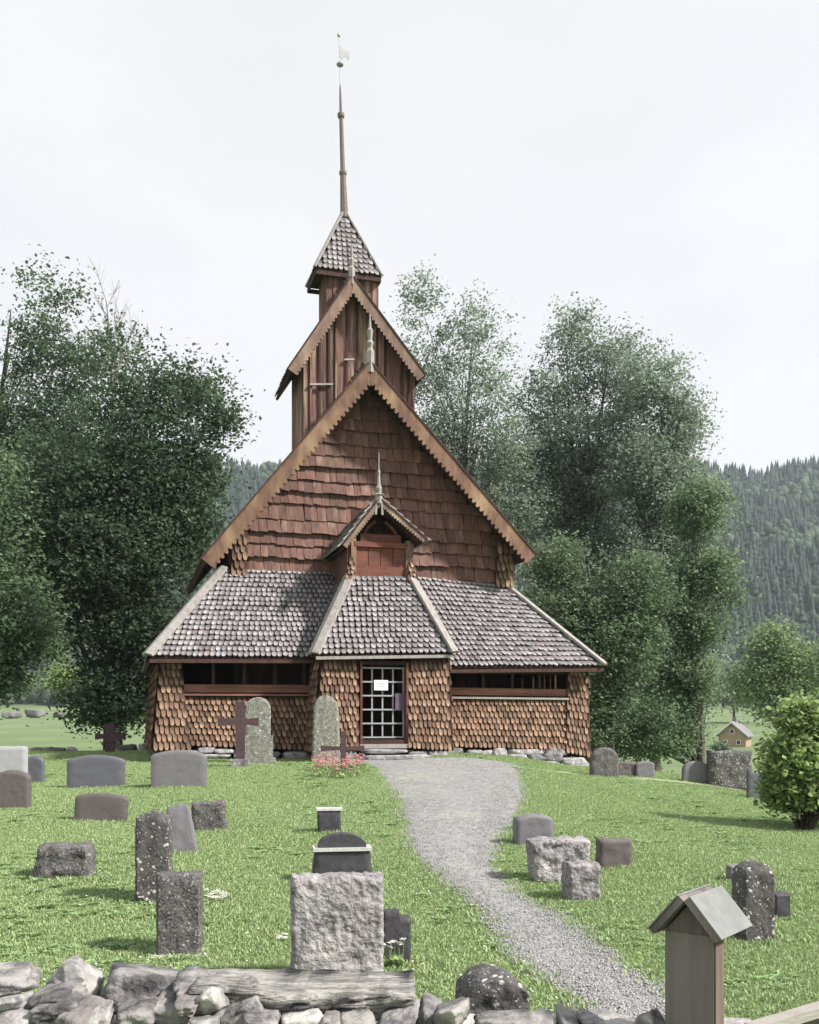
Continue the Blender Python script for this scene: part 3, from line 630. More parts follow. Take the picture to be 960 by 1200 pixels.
# turret -------------------------------------------------------------------
VC = 4.1; tc_ = P(404, 318, VC); hx = .78
tur = empty('ridge_turret'); tur.parent = church
tx = tc_.x+.13; tzb = P(404, 400, VC).z; tzt = P(404, 322, VC).z
hd = .48
part_box('turret_core', tx-hx+.03, tx+hx-.03, VC-hd+.03, VC+hd-.03, tzb, tzt, 'dark_wood', tur)
for side in range(4):
    for k in range(8):
        w_ = 2*hx/8; s0 = -hx+k*w_+.008; s1 = -hx+(k+1)*w_-.008; pr_ = .03 if k % 2 else 0
        t0_, t1_ = s0*hd/hx, s1*hd/hx
        if side == 0: bx = (tx+s0, tx+s1, VC-hd-pr_, VC-hd+.04)
        elif side == 1: bx = (tx+s0, tx+s1, VC+hd-.04, VC+hd+pr_)
        elif side == 2: bx = (tx-hx-pr_, tx-hx+.04, VC+t0_, VC+t1_)
        else: bx = (tx+hx-.04, tx+hx+pr_, VC+t0_, VC+t1_)
        part_box('plank', *bx, tzb, tzt, 'plank', tur)
rh = .95; rd = .66; rz = P(404, 319, VC-rd).z; apx = Vector((P(403.5, 250, VC).x, VC, P(403.5, 250, VC).z))
tq = P(408.5, 319, VC-rd).x
cs = [Vector((tq-rh, VC-rd, rz)), Vector((tq+rh, VC-rd, rz)), Vector((tq+rh, VC+rd, rz)), Vector((tq-rh, VC+rd, rz))]
tr_ = empty('turret_roof'); tr_.parent = tur
mbs = MB(); ub = MB(); ub.add(cs+[apx], [(0, 1, 4), (1, 2, 4), (2, 3, 4), (3, 0, 4), (3, 2, 1, 0)]); ub.build('roof_boards', M['dark_wood'], tr_)
for i in range(4):
    a, b = cs[i], cs[(i+1) % 4]; tp = apx
    cover(mbs, bil(a, b, a.lerp(tp, .97), b.lerp(tp, .97)), 12, .165, th=.028, lift=1.7)
mbs.build('roof_shingles', M['roof_shingle'], tr_, kind='stuff')
for c_ in cs: hip(c_, apx, .10, tr_, th=.04, off=.07)
mb = MB(); 
for i in range(4): mb.bar(cs[i]+Vector((0, 0, -.09)), cs[(i+1) % 4]+Vector((0, 0, -.09)), .05, .12)
mb.build('eave_board', M['dark_wood'], tr_)
def SP(py, px): q = P(px, py, VC); return q
spire = empty('spire'); spire.parent = church
ptz = [(256, 403.6, .14), (250, 403.5, .12), (206, 402, .085), (204, 402, .115), (201, 401.9, .115), (200, 401.8, .072), (139, 399.9, .06), (137, 399.8, .105), (133, 399.6, .105), (131, 399.5, .042), (112, 399, .034), (100, 398.7, .02)]
mb = MB(); mb.tube([SP(a_, b_) for a_, b_, c_ in ptz], [c_ for a_, b_, c_ in ptz], 8); mb.build('mast', M['spire'], spire, smooth=False)
M['rod_pale'] = mat('pale_vane_rod', (.42, .41, .41), (.36, .35, .35), 4, bump=0, rough=.5)
mb = MB(); mb.tube([SP(102, 398.7), SP(42, 397.3)], [.011, .009], 5); mb.build('vane_rod', M['rod_pale'], spire)
def ball(c_, rx, rz, name, m, par):
    mb = MB(); vs = []; fs = []; n_, m_ = 10, 7
    for j in range(m_+1):
        for i in range(n_): a_ = 2*math.pi*i/n_; b_ = math.pi*j/m_; vs.append((c_.x+rx*math.sin(b_)*math.cos(a_), c_.y+rx*math.sin(b_)*math.sin(a_), c_.z+rz*math.cos(b_)))
    for j in range(m_):
        for i in range(n_): fs.append((j*n_+i, j*n_+(i+1) % n_, (j+1)*n_+(i+1) % n_, (j+1)*n_+i))
    mb.add(vs, fs); return mb.build(name, M[m], par, smooth=True)
ball(SP(75.5, 398.6), .11, .055, 'ball', 'gate_iron', spire); ball(SP(41, 397.2), .055, .055, 'ball', 'iron_rod', spire)
q = SP(65, 398.4); vp = [(0, .28), (.05, .30), (.12, .12), (.20, .20), (.28, .16), (.31, .02), (.25, -.10), (.19, .02), (.12, -.02), (.06, -.10), (0, -.02)]
mb = MB(); mb.prism(vp, q, (1, 0, 0), (0, 0, 1), (0, .02, 0)); mb.build('weather_vane', M['rod_pale'], spire)

# rocks ---------------------------------------------------------------------
bm = bmesh.new(); bmesh.ops.create_icosphere(bm, subdivisions=4, radius=1); ICO_V = np.array([v.co[:] for v in bm.verts]); ICO_F = np.array([[v.index for v in f.verts] for f in bm.faces]); bm.free()
bm = bmesh.new(); bmesh.ops.create_icosphere(bm, subdivisions=3, radius=1); ICO3_V = np.array([v.co[:] for v in bm.verts]); ICO3_F = np.array([[v.index for v in f.verts] for f in bm.faces]); bm.free()
def rock(name, seed, sx, sy, sz, res=3, facets=13, amp=.03, boxy=.6, smooth=False, flat=False):
    rs = np.random.RandomState(seed); V, Fc = (ICO_V, ICO_F) if res == 4 else (ICO3_V, ICO3_F)
    pn = rs.normal(size=(facets, 3)); pn /= np.linalg.norm(pn, axis=1)[:, None]; pd = rs.uniform(.72, 1.0, facets)
    bx = np.array([[1, 0, 0], [-1, 0, 0], [0, 1, 0], [0, -1, 0], [0, 0, 1], [0, 0, -1]], float)+rs.normal(size=(6, 3))*.16
    bx /= np.linalg.norm(bx, axis=1)[:, None]; pn = np.vstack([pn, bx]); pd = np.concatenate([pd, np.full(6, boxy)+rs.uniform(-.06, .1, 6)])
    dt = V @ pn.T; rr = np.where(dt > 1e-3, pd/np.maximum(dt, 1e-3), 9).min(1)
    nzv = np.array([mnoise.noise(Vector(v)*2.6+Vector((seed*1.7, 0, 0)))+.5*mnoise.noise(Vector(v)*6+Vector((0, seed, 0))) for v in V])
    fz_ = np.array([mnoise.noise(Vector(v)*13+Vector((3, seed, 0))) for v in V]) if res == 4 else 0
    O = V*(rr*(1+amp*2*nzv+amp*.8*fz_))[:, None]; mxs = np.abs(O).max(0); O = O/mxs*np.array([sx, sy, sz])/2
    return npmesh(name, O, Fc, smooth=smooth)
# foundation stones under the church
fnd = empty('foundation'); fnd.parent = church
k = 0
for (x0_, x1_, yt, yb, v) in [(520, 548, 877, 886, -.3), (546, 566, 878, 888, -.28), (562, 577, 880, 890, -.3), (576, 597, 878, 891, -.35), (594, 622, 884, 893, -.3), (594, 640, 878, 885, -.26), (618, 640, 884, 893, -.33), (638, 662, 883, 893, -.33), (638, 668, 877, 885, -.24), (658, 692, 888, 897, -.3), (614, 660, 892, 898, -.4), (655, 692, 896, 903, -.42), (640, 690, 902, 908, -.44),
        (230, 252, 876, 883, -.2), (250, 276, 878, 884, -.22), (232, 270, 884, 890, -.3), (274, 300, 880, 888, -.2), (300, 330, 880, 890, -.2), (328, 366, 880, 892, -.2), (180, 205, 882, 890, -.34), (204, 232, 880, 890, -.3),
        (366, 392, 882, 892, -1.1), (390, 420, 880, 890, -1.1), (478, 505, 880, 889, -1.15), (503, 528, 880, 888, -1.15), (424, 480, 878, 884, -1.25)]:
    a = P(x0_, yb, v); b = P(x1_, yt, v); k += 1
    me = rock('stone', 100+k, (b.x-a.x)*1.06, .34, (b.z-a.z)*1.25, boxy=.7); link('stone', me, M['foundation'], fnd, ((a.x+b.x)/2, v+.12, (a.z+b.z)/2))
part_box('footing', EL.x+.75, ER.x-.72, -.1, 8.7, -1.6, -.03, 'dark_wood', fnd)
a = P(428, 890, -1.55); b = P(500, 886, -1.55)
me = rock('door_step', 141, 1.9, .5, .14, boxy=.55); link('door_step', me, M['foundation'], church, (P(462, 886, -1.5).x, -1.45, gzf(*toworld(P(462, 886, -1.5)).xy)-CO.z+.06))

# small shingled roof of the side entrance on the far left
sd = empty('side_porch_roof'); sd.parent = church
a = P(203, 716, 4.0); mb = MB(); fn = bil(a+Vector((0, 0, -.45)), a+Vector((1.3, 0, -.45)), a, a+Vector((1.3, .35, .05)))
cover(mb, fn, 3, .16, th=.03); mb.build('roof_shingles', M['roof_shingle'], sd, kind='stuff')
part_box('roof_boards', a.x+.05, a.x+1.3, 4.06, 5.6, a.z-.5, a.z-.02, 'dark_wood', sd)

# ------------------------------------------------------------------ gravestones
def slabstone(name, px0, px1, pyt, pyb, m, label, top='flat', th=.16, yaw=.15, rough=.004, taper=0, lean=0, tilt=0, nx_=16, nz_=20, Y=None, group=None, cat='gravestone', skew=0, base=None, gs=9, bot=0, marks=None):
    """an upright stone standing where its foot is seen; top: flat | arch | round | point | step | hump"""
    pm = (px0+px1)/2
    g_ = ground(pm, pyb) if Y is None else at(pm, pyb, Y); Y = g_.y
    Wd = (px1-px0)/F*Y; H = (pyb-pyt)/F*Y; sink = .12
    W2 = max(.05, (Wd-th*abs(math.sin(yaw)))/math.cos(yaw))
    root = empty(name, (g_.x, g_.y+th/2, g_.z-.0), yaw, label=label, cat=cat, group=group or 'gravestones standing in the churchyard grass')
    def prof(s):  # s in -1..1
        if top == 'flat': return 1
        if top == 'arch': return 1-.14*s*s-.03*(abs(s) > .93)
        if top == 'round': return 1-.42*(1-math.sqrt(max(0, 1-(s*.97)**2)))
        if top == 'full': return 1-.9*(W2/2/H)*(1-math.sqrt(max(0, 1-(s*.985)**2)))
        if top == 'point': return 1-.07*abs(s)
        if top == 'step': return 1 if s < .15 else .86
        if top == 'hump': return 1-.5*abs(s)**2.4
        if top == 'shoulder': return 1-.08*s*s if abs(s) < .97 else .86
        if top == 'slope': return 1-.09*(s+1)
        return 1
    seed = abs(hash(label)) % 1000 if False else sum(map(ord, label)) % 997
    V = []; 
    def nz3(x, y, z): return mnoise.noise(Vector((x*gs, y*gs, z*gs+seed)))+.5*mnoise.noise(Vector((x*gs*2.7, y*gs*2.7+seed, z*gs*2.7)))
    for side in (0, 1):
        for j in range(nz_+1):
            t = j/nz_
            for i in range(nx_+1):
                s = -1+2*i/nx_; hh = prof(s)*H
                z = -sink+(hh+sink)*t
                edge = max(0, abs(s)-.9)/.1; te = max(0, t-.95)/.05
                wx = 1-taper*max(0, z)/H-bot*(1-max(0, z)/H)
                x = s*W2/2*wx+skew*max(0, z)
                d_ = th/2*(1-.22*edge**2)*(1-.22*te**2)
                y = (-d_ if side == 0 else d_)
                k_ = nz3(x, y, z)
                V.append((x+rough*1.2*nz3(z, s, 3)*(edge+.2), y+rough*1.8*k_, z+rough*1.6*nz3(x, 5, y)*te+rough*.3*k_))
    n1_ = (nx_+1)*(nz_+1); Fc = []
    for j in range(nz_):
        for i in range(nx_):
            a_ = j*(nx_+1)+i; b_ = a_+1; c_ = b_+nx_+1; d2 = a_+nx_+1
            Fc.append((a_, b_, c_, d2)); Fc.append((n1_+b_, n1_+a_, n1_+d2, n1_+c_))
    for j in range(nz_):
        a_ = j*(nx_+1); d2 = a_+nx_+1; Fc.append((n1_+a_, a_, d2, n1_+d2)); a_ += nx_; d2 = a_+nx_+1; Fc.append((a_, n1_+a_, n1_+d2, d2))
    for i in range(nx_):
        a_ = nz_*(nx_+1)+i; Fc.append((a_, a_+1, n1_+a_+1, n1_+a_))
    st = link('slab', npmesh('slab', np.array(V), np.array(Fc)), M[m], root)
    st.data.polygons.foreach_set('use_smooth', [True]*len(st.data.polygons))
    st.data.set_sharp_from_angle(angle=math.radians(45 if rough < .0112 else 62))
    st.rotation_euler = (tilt, lean, 0)
    if base:
        bw, bh, bm_ = base; mb = MB(); mb.box(-bw/2, bw/2, -th/2-.06, th/2+.06, -.1, bh); mb.build('plinth', M[bm_], root)
    if marks:   # rows of cut lettering, too small to read in the photograph
        mb = MB()
        for r_ in range(marks):
            z = H*(.74-.13*r_); x = -W2*.28*R.uniform(.7, 1); xe = -x
            while x < xe:
                l = R.uniform(.012, .03); mb.box(x, x+l*.7, -th/2-.006, -th/2+.01, z, z+.022); x += l+.008
        ms_ = mb.build('inscription', M['gs_cut'], root); ms_.rotation_euler = (tilt, lean, 0)
    return root
S = slabstone
S('gravestone', -14, 29, 875, 921, 'gs_pale', 'pale grey flat-topped gravestone cut by the left edge of the photo', th=.2)
S('gravestone', 28, 50, 886, 918, 'gs_blue', 'small dark gravestone just right of the pale flat-topped one', 'arch', th=.16)
S('gravestone', -10, 33, 903, 948, 'gs_red', 'brown granite round-topped gravestone at the left edge, in front of the pale one', 'arch', th=.18, gs=20, rough=.004)
S('gravestone', 78, 144, 885, 924, 'gs_blue', 'smooth blue-grey arched gravestone, left of the pair by the church corner', 'arch', th=.18)
S('gravestone', 176, 241, 879, 923, 'gs_grey', 'smooth mid-grey arched gravestone in front of the left church corner', 'arch', th=.18, base=None)
S('gravestone', 86, 147, 930, 963, 'gs_red', 'low brownish arched gravestone below the blue-grey arched one', 'arch', th=.14, lean=.05)
S('gravestone', 223, 265, 940, 975, 'gs_speckle', 'small dark rough square gravestone leaning slightly, beside the grey leaning slab', 'flat', th=.25, lean=-.05, rough=.012)
S('gravestone', 193, 232, 942, 1000, 'gs_grey', 'grey tapering gravestone leaning left behind the lichened pillar', 'point', th=.12, taper=.35, lean=-.10, tilt=-.1, rough=.005)
S('gravestone', 154, 199, 951, 1060, 'gs_lichen', 'tall dark pillar gravestone with pointed top and white lichen spots', 'point', th=.24, rough=.006, base=None)
S('gravestone', 32, 108, 992, 1031, 'gs_speckle', 'low rough grey stone block wider at the foot, alone on the left grass', 'flat', th=.35, taper=.2, rough=.022, gs=7)
S('gravestone', 178, 235, 1026, 1123, 'gs_speckle', 'dark coarse speckled upright gravestone on a pale ledge, nearest on the left', 'flat', th=.22, rough=.009, base=(.42, .025, 'gs_top'))
S('gravestone', 337, 450, 1028, 1158, 'gs_rough', 'largest rough pinkish-grey gravestone standing behind the stone wall', 'flat', th=.2, rough=.0075, nx_=60, nz_=70, gs=15)
# small cross-headed stone behind it
c1 = S('gravestone', 371, 400, 950, 977, 'gs_dark', 'small dark square-headed gravestone with a pale top, farthest of the middle row', 'flat', th=.16, lean=-.03)
mb = MB(); mb.box(-.165, .165, -.09, .09, .0, .03); tp = mb.build('capping', M['gs_top'], c1); tp.location = (0, 0, 27/F*c1.location.y-.004)
c2 = S('gravestone', 362, 438, 997, 1038, 'gs_dark', 'dark shouldered gravestone with arched head and pale ledge behind the largest one', 'flat', th=.2, taper=.12, bot=0)
g_ = c2.location; Yc = g_.y; wd = lambda p: p/F*Yc
mb = MB(); mb.box(-wd(34), wd(34), -.12, .12, wd(40), wd(44)); mb.build('ledge', M['gs_top'], c2)
mb = MB(); pts = [(-wd(28), wd(44)), (wd(28), wd(44)), (wd(27), wd(49)), (wd(22), wd(54)), (wd(12), wd(58.5)), (0, wd(60)), (-wd(12), wd(58.5)), (-wd(22), wd(54)), (-wd(27), wd(49))]
mb.prism(pts, (0, -.09, 0), (1, 0, 0), (0, 0, 1), (0, .18, 0)); mb.build('arched_head', M['gs_dark'], c2)
c3 = S('gravestone', 446, 482, 1068, 1131, 'gs_dark', 'dark stepped gravestone with white flowers half hidden by the largest one', 'step', th=.14)
S('gravestone', 602, 650, 955, 991, 'gs_grey', 'dark grey shouldered gravestone right of the path, farthest of its group', 'arch', th=.2, marks=None)
S('gravestone', 618, 695, 985, 1036, 'gs_rough', 'wide rough grey block gravestone with pale flat top right of the path', 'flat', th=.3, bot=.12, rough=.013, gs=13, nx_=40, nz_=26)
S('gravestone', 662, 705, 1013, 1057, 'gs_rough', 'small rough square gravestone in front of the wide block', 'flat', th=.25, rough=.012)
S('gravestone', 700, 742, 984, 1018, 'gs_red', 'brownish square gravestone right of the wide rough block', 'flat', th=.16, lean=.02)
S('gravestone', 866, 911, 1013, 1106, 'gs_lichen', 'tall dark gravestone crowded with white lichen, right of the roofed post', 'full', th=.22, rough=.009)
S('gravestone', 854, 873, 1015, 1034, 'gs_grey', 'tiny grey gravestone peeping from behind the left of the lichened stone on the right', 'flat', th=.1)
S('gravestone', 906, 928, 1048, 1078, 'gs_dark', 'small dark block gravestone just right of the lichened stone', 'flat', th=.16)
S('gravestone', 692, 726, 876, 911, 'gs_speckle', 'rough arched gravestone touching the right church corner', 'round', th=.2, rough=.012)
S('gravestone', 721, 746, 893, 910, 'gs_red', 'low brown flat gravestone beyond the right church corner', 'flat', th=.2, rough=.01)
S('gravestone', 745, 768, 892, 912, 'gs_grey', 'small grey arched gravestone before the base of the right-hand trees', 'arch', th=.14)
S('gravestone', 800, 833, 892, 918, 'gs_grey', 'grey arched gravestone left of the lichened block at the far edge', 'round', th=.16)
S('gravestone', 831, 883, 880, 925, 'gs_lichen', 'broad dark lichened block gravestone at the far right edge of the yard', 'flat', th=.35, rough=.02, gs=6)
S('gravestone', 876, 902, 903, 937, 'gs_blue', 'smooth grey-blue gravestone partly behind the yellow-green bush', 'slope', th=.12)
S('gravestone', 533, 626, 1146, 1200, 'gs_lichen', 'low round-topped dark stone with large lichen patches behind the wall', 'hump', th=.3, rough=.014, Y=4.6, gs=7)
# stones before the church
c4 = S('gravestone', 287, 317, 817, 862, 'gs_lichen2' if 'gs_lichen2' in M else 'gs_speckle', 'tall round-headed pale mossy gravestone on a block base before the left gallery', 'full', th=.16, Y=22.5, rough=.006)
M['gs_moss'] = mat('mossy_gravestone', (.30, .30, .27), (.10, .10, .085), 14, bump=.8, spots=((.5, .51, .46), 9, .18))
for ch in c4.children: ch.data.materials[0] = M['gs_moss']
Yc = 22.5; gz0 = gzf(c4.location.x, Yc)-c4.location.z
mb = MB(); mb.box(-.34, .34, -.18, .18, gz0-.1, .0); mb.build('base_block', M['gs_moss'], c4)
mb = MB(); mb.box(-.40, .40, -.24, .24, gz0-.15, gz0+.12); mb.build('plinth', M['gs_moss'], c4)
c5 = S('gravestone', 364, 399, 815, 893, 'gs_speckle', 'lichen-covered tapering old gravestone against the left side of the porch', 'full', th=.2, Y=23.0, rough=.014, taper=.18, gs=8)
for ch in c5.children: ch.data.materials[0] = M['gs_moss']
def cross(px, pyt, pyb, arm0, arm1, pya, wpx, apx_, label, Y, th=.06, base=None, m='rust'):
    p = at(px, pyb, Y); z0 = gzf(p.x, Y); root = empty('cross', (p.x, Y, z0), .1, label=label, cat='grave cross', group='crosses on graves')
    s = Y/F; top = at(px, pyt, Y).z-z0; ay = at(px, pya, Y).z-z0; mb = MB(); hw = wpx*s/2
    mb.box(-hw, hw, -th/2, th/2, -.1, top); mb.build('upright', M[m], root)
    for s_, e_ in ((-1, (arm0-px)*s), (1, (arm1-px)*s)):
        mb = MB(); mb.hexa([(hw*s_, -th/2, ay-apx_*s/2*.8), (e_, -th/2, ay-apx_*s/2*1.3), (e_, th/2, ay-apx_*s/2*1.3), (hw*s_, th/2, ay-apx_*s/2*.8),
                 (hw*s_, -th/2, ay+apx_*s/2*.8), (e_, -th/2, ay+apx_*s/2*1.3), (e_, th/2, ay+apx_*s/2*1.3), (hw*s_, th/2, ay+apx_*s/2*.8)]); mb.build('arm', M[m], root)
    if base:
        mb = MB(); mb.box(-base*s/2, base*s/2, -.16, .16, -.1, .16); mb.build('base', M['foundation'], root)
    return root
cross(281.5, 822, 903, 256, 303, 846, 11, 8, 'tall purplish rusty iron cross on a pale stone foot before the left gallery', 21.3, base=20)
cross(402.5, 857, 904, 376, 427, 877, 6, 5, 'thin dark iron cross rising from the pink flower bed', 20.5, th=.05)
cross(129, 848, 889, 112, 147, 863, 11, 6, 'dark wooden cross in front of the left tree trunk', 26.5)

# roofed post ----------------------------------------------------------------
pp = at(822, 1300, 3.5); YP = 3.5
zc = at(0, 1052, YP).z
post = empty('roofed_post', (at(813, 1100, YP).x, YP, 0), -.68, label='grey weathered wooden gate post with a little grey gabled cap', cat='post')
hw_ = .090; dp = .040
mb = MB(); zs_ = at(0, 1092, YP).z; mb.box(-hw_, hw_, -dp, dp, -.1, zs_); mb.build('shaft', M['post_wood'], post)
mb = MB(); mb.box(hw_+.001, hw_+.006, -dp+.004, dp-.002, -.1, zs_-.001); mb.build('lit_side_skin', M['post_side'], post)  # thin skin added to paint the sunlit tone of the right face
zs_ += .001; mb = MB(); mb.prism([(-hw_+.001, 0), (hw_-.001, 0), (0, .104)], (0, -dp+.001, zs_), (1, 0, 0), (0, 0, 1), (0, 2*dp-.002, 0)); mb.build('gable', M['post_wood'], post)
for s_ in (-1, 1):
    d = Vector((s_*.112, 0, -.130)); n = Vector((d.z, 0, -d.x)).normalized(); n = n if n.z > 0 else -n
    a = Vector((0, 0, zs_+.120)); mb = MB(); f_ = Vector((0, -.085, 0)); k_ = Vector((0, .20, 0))
    mb.hexa([a+f_, a+d+f_, a+d+k_, a+k_, a+f_+n*.024, a+d+f_+n*.024, a+d+k_+n*.024, a+k_+n*.024]); mb.build('cap_board', M['post_wood'], post)
    a = a+n*.026; d = d*1.03; f_ = Vector((0, -.09, 0)); k_ = Vector((0, .205, 0)); mb = MB()
    mb.hexa([a+f_, a+d+f_, a+d+k_, a+k_, a+f_+n*.005, a+d+f_+n*.005, a+d+k_+n*.005, a+k_+n*.005]); mb.build('cap_sheet', M['post_roof'], post)
# gate rail rising to the right
gr = empty('wooden_gate', at(930, 1193, 3.0), 0, label='pale sloping top rail of a wooden gate at the bottom right corner', cat='gate')
o_g = gr.location
mb = MB(); mb.bar(at(880, 1207, 3.0)-o_g, at(1010, 1168, 3.2)-o_g, .05, .03); mb.build('rail', M['pale_wood'], gr)
mb = MB(); mb.bar(at(890, 1225, 3.05)-o_g, at(1010, 1188, 3.25)-o_g, .03, .10); mb.build('rail', M['post_wood'], gr)
mb = MB(); mb.bar(Vector((at(1000, 1180, 3.15).x, 3.2, -.1))-o_g, Vector((at(1000, 1180, 3.15).x, 3.2, at(1000, 1185, 3.2).z))-o_g, .07, .07); mb.build('upright', M['post_wood'], gr)

# dry stone wall --------------------------------------------------------------
wall = empty('dry_stone_wall', (at(240, 1160, 3.7).x, 3.7, 0), 0, label='grey dry stone wall of loose angular rocks along the bottom of the photo', cat='stone wall')
WL = [(-40, 48, 1134, 1160, 3.75, .05, 0), (56, 116, 1129, 1178, 3.8, -.05, 1), (30, 92, 1156, 1180, 3.62, .12, 0), (118, 216, 1137, 1184, 3.78, -.1, 0), (-30, 40, 1167, 1188, 3.6, .1, 0), (-10, 46, 1184, 1205, 3.5, 0, 0),
      (42, 102, 1166, 1190, 3.55, .15, 0), (66, 126, 1178, 1204, 3.48, .1, 2), (96, 134, 1184, 1206, 3.45, .3, 0), (136, 182, 1175, 1206, 3.52, 0, 0), (178, 242, 1170, 1198, 3.58, -.15, 0), (204, 236, 1165, 1184, 3.5, 0, 2),
      (208, 264, 1142, 1168, 3.74, 0, 0), (234, 270, 1160, 1187, 3.55, .4, 0), (258, 314, 1160, 1198, 3.6, .3, 0), (326, 382, 1186, 1210, 3.5, 0, 0), (392, 442, 1188, 1212, 3.5, 0, 0), (440, 492, 1186, 1210, 3.5, .2, 0), (376, 400, 1190, 1206, 3.46, 0, 2),
      (484, 524, 1170, 1206, 3.62, -.5, 0), (504, 552, 1168, 1192, 3.56, .3, 0), (548, 628, 1180, 1206, 3.52, .08, 0), (618, 655, 1188, 1212, 3.55, -.1, 0), (652, 682, 1180, 1212, 3.6, .2, 1), (682, 712, 1188, 1214, 3.6, 0, 0), (710, 748, 1190, 1214, 3.55, 0, 0), (742, 786, 1176, 1214, 3.6, .1, 1),
      (286, 330, 1184, 1206, 3.5, 0, 0), (220, 262, 1186, 1208, 3.46, 0, 0)]
for k, (a0, a1, y0, y1, Y, rot, ty) in enumerate(WL):
    if a0 > 480: y0 += 9; y1 += 9
    p = at((a0+a1)/2, (y0+y1)/2, Y); W_ = (a1-a0)/F*Y; H_ = (y1-y0)/F*Y
    me = rock('stone', 300+k, W_*1.1, R.uniform(.24, .36), H_*1.2, res=4, facets=8 if ty == 1 else 11, boxy=.6 if ty != 1 else .75, amp=.06)
    if ty == 1:
        for v in me.vertices: v.co.x *= 1-.55*max(0, v.co.z/(H_*.6))
    o = link('stone', me, M['wall_stone_red'] if ty == 2 else M['wall_stone'], wall, Vector((p.x, Y, p.z))-wall.location); o.rotation_euler = (R.uniform(-.2, .2), -rot, R.uniform(-.2, .2))
# long slab, two layers split lengthways
def longslab(x0, x1, pts_top, pts_bot, Y, d, seed):
    V = []; n_ = 40; 
    for j, yy in enumerate((-d/2, d/2)):
        for r_ in range(5):
            for i in range(n_+1):
                t = i/n_; px = x0+(x1-x0)*t; yt = np.interp(px, *zip(*pts_top)); yb = np.interp(px, *zip(*pts_bot)); py = yb+(yt-yb)*r_/4
                p = at(px, py, Y)-wall.location
                k = round(mnoise.noise(Vector((t*9, r_*.9, seed)))*3)*.014+mnoise.noise(Vector((t*40, r_*2, seed)))*.012
                V.append((p.x, yy+k, p.z+mnoise.noise(Vector((t*14, r_*.5+j, seed+5)))*.006))
    m_ = n_+1; Fc = []
    for r_ in range(4):
        for i in range(n_): a_ = r_*m_+i; b_ = 5*m_+a_; Fc += [(a_, a_+1, a_+1+m_, a_+m_), (b_+1, b_, b_+m_, b_+1+m_)]
        for i in (0, n_): a_ = r_*m_+i; b_ = 5*m_+a_; Fc.append((a_, a_+m_, b_+m_, b_) if i == 0 else (a_, b_, b_+m_, a_+m_))
    for i in range(n_): a_ = 4*m_+i; b_ = 5*m_+a_; Fc.append((a_, a_+1, b_+1, b_)); a_ = i; b_ = 5*m_+a_; Fc.append((a_+1, a_, b_, b_+1))
    link('stone', npmesh('stone', np.array(V), np.array(Fc)), M['slab_long'], wall)
longslab(228, 485, [(228, 1150), (300, 1152), (400, 1156), (485, 1155)], [(228, 1160), (330, 1168), (420, 1170), (485, 1167)], 3.66, .34, 3)
longslab(262, 487, [(262, 1160), (330, 1169), (420, 1171), (487, 1168)], [(262, 1170), (330, 1192), (420, 1191), (487, 1187)], 3.62, .30, 8)
# hidden lower and rear courses
k = 0
for lay, z in enumerate((.06, .19, .32, .44)):
    for row, Y in enumerate((3.5, 3.85)):
        x = at(-70, 1200, 3.7).x+R.uniform(0, .2)
        while x < at(800, 1200, 3.7).x:
            W_ = R.uniform(.2, .42); k += 1
            me = rock('stone', 500+k, W_*1.08, R.uniform(.34, .44), R.uniform(.13, .17), boxy=.7)
            o = link('stone', me, M['wall_stone'], wall, Vector((x+W_/2, Y, z))-wall.location); o.rotation_euler = (R.uniform(-.1, .1), R.uniform(-.08, .08), R.uniform(-.15, .15)); x += W_

# ------------------------------------------------------------------ trees
def leaves(name, centers, crad, per, size, parent, m, seed, flat=.55, spray=None):
    """small leaf faces scattered in flattened sprays round each twig end; centers Nx3"""
    rs = np.random.RandomState(seed); n = len(centers); tot = n*per
    cc = np.repeat(centers, per, 0); rr = np.repeat(crad, per) if np.ndim(crad) else crad
    off = rs.normal(size=(tot, 3))*.5; off[:, 2] *= flat
    tilt = np.repeat(rs.normal(size=(n, 2))*.35, per, 0); off[:, 2] += off[:, 0]*tilt[:, 0]+off[:, 1]*tilt[:, 1]
    p = cc+off*(rr[:, None] if np.ndim(rr) else rr)
    nrm = rs.normal(size=(tot, 3)); nrm[:, 2] = np.abs(nrm[:, 2])*1.4+.4; nrm /= np.linalg.norm(nrm, axis=1)[:, None]
    d = rs.normal(size=(tot, 3)); d -= (d*nrm).sum(1)[:, None]*nrm; d /= np.linalg.norm(d, axis=1)[:, None]; e = np.cross(nrm, d)
    s = size*rs.uniform(.6, 1.35, tot)[:, None]
    V = np.stack([p-d*s*.5, p+e*s*.32, p+d*s*.5-nrm*s*.08, p-e*s*.32], 1).reshape(-1, 3)
    Fc = np.arange(tot*4).reshape(-1, 4)
    rnd = np.repeat((np.repeat(rs.uniform(0, .7, n), per)+rs.uniform(0, .3, tot)), 4)
    o = link(name, npmesh(name, V, Fc, rnd), M[m], parent); return o
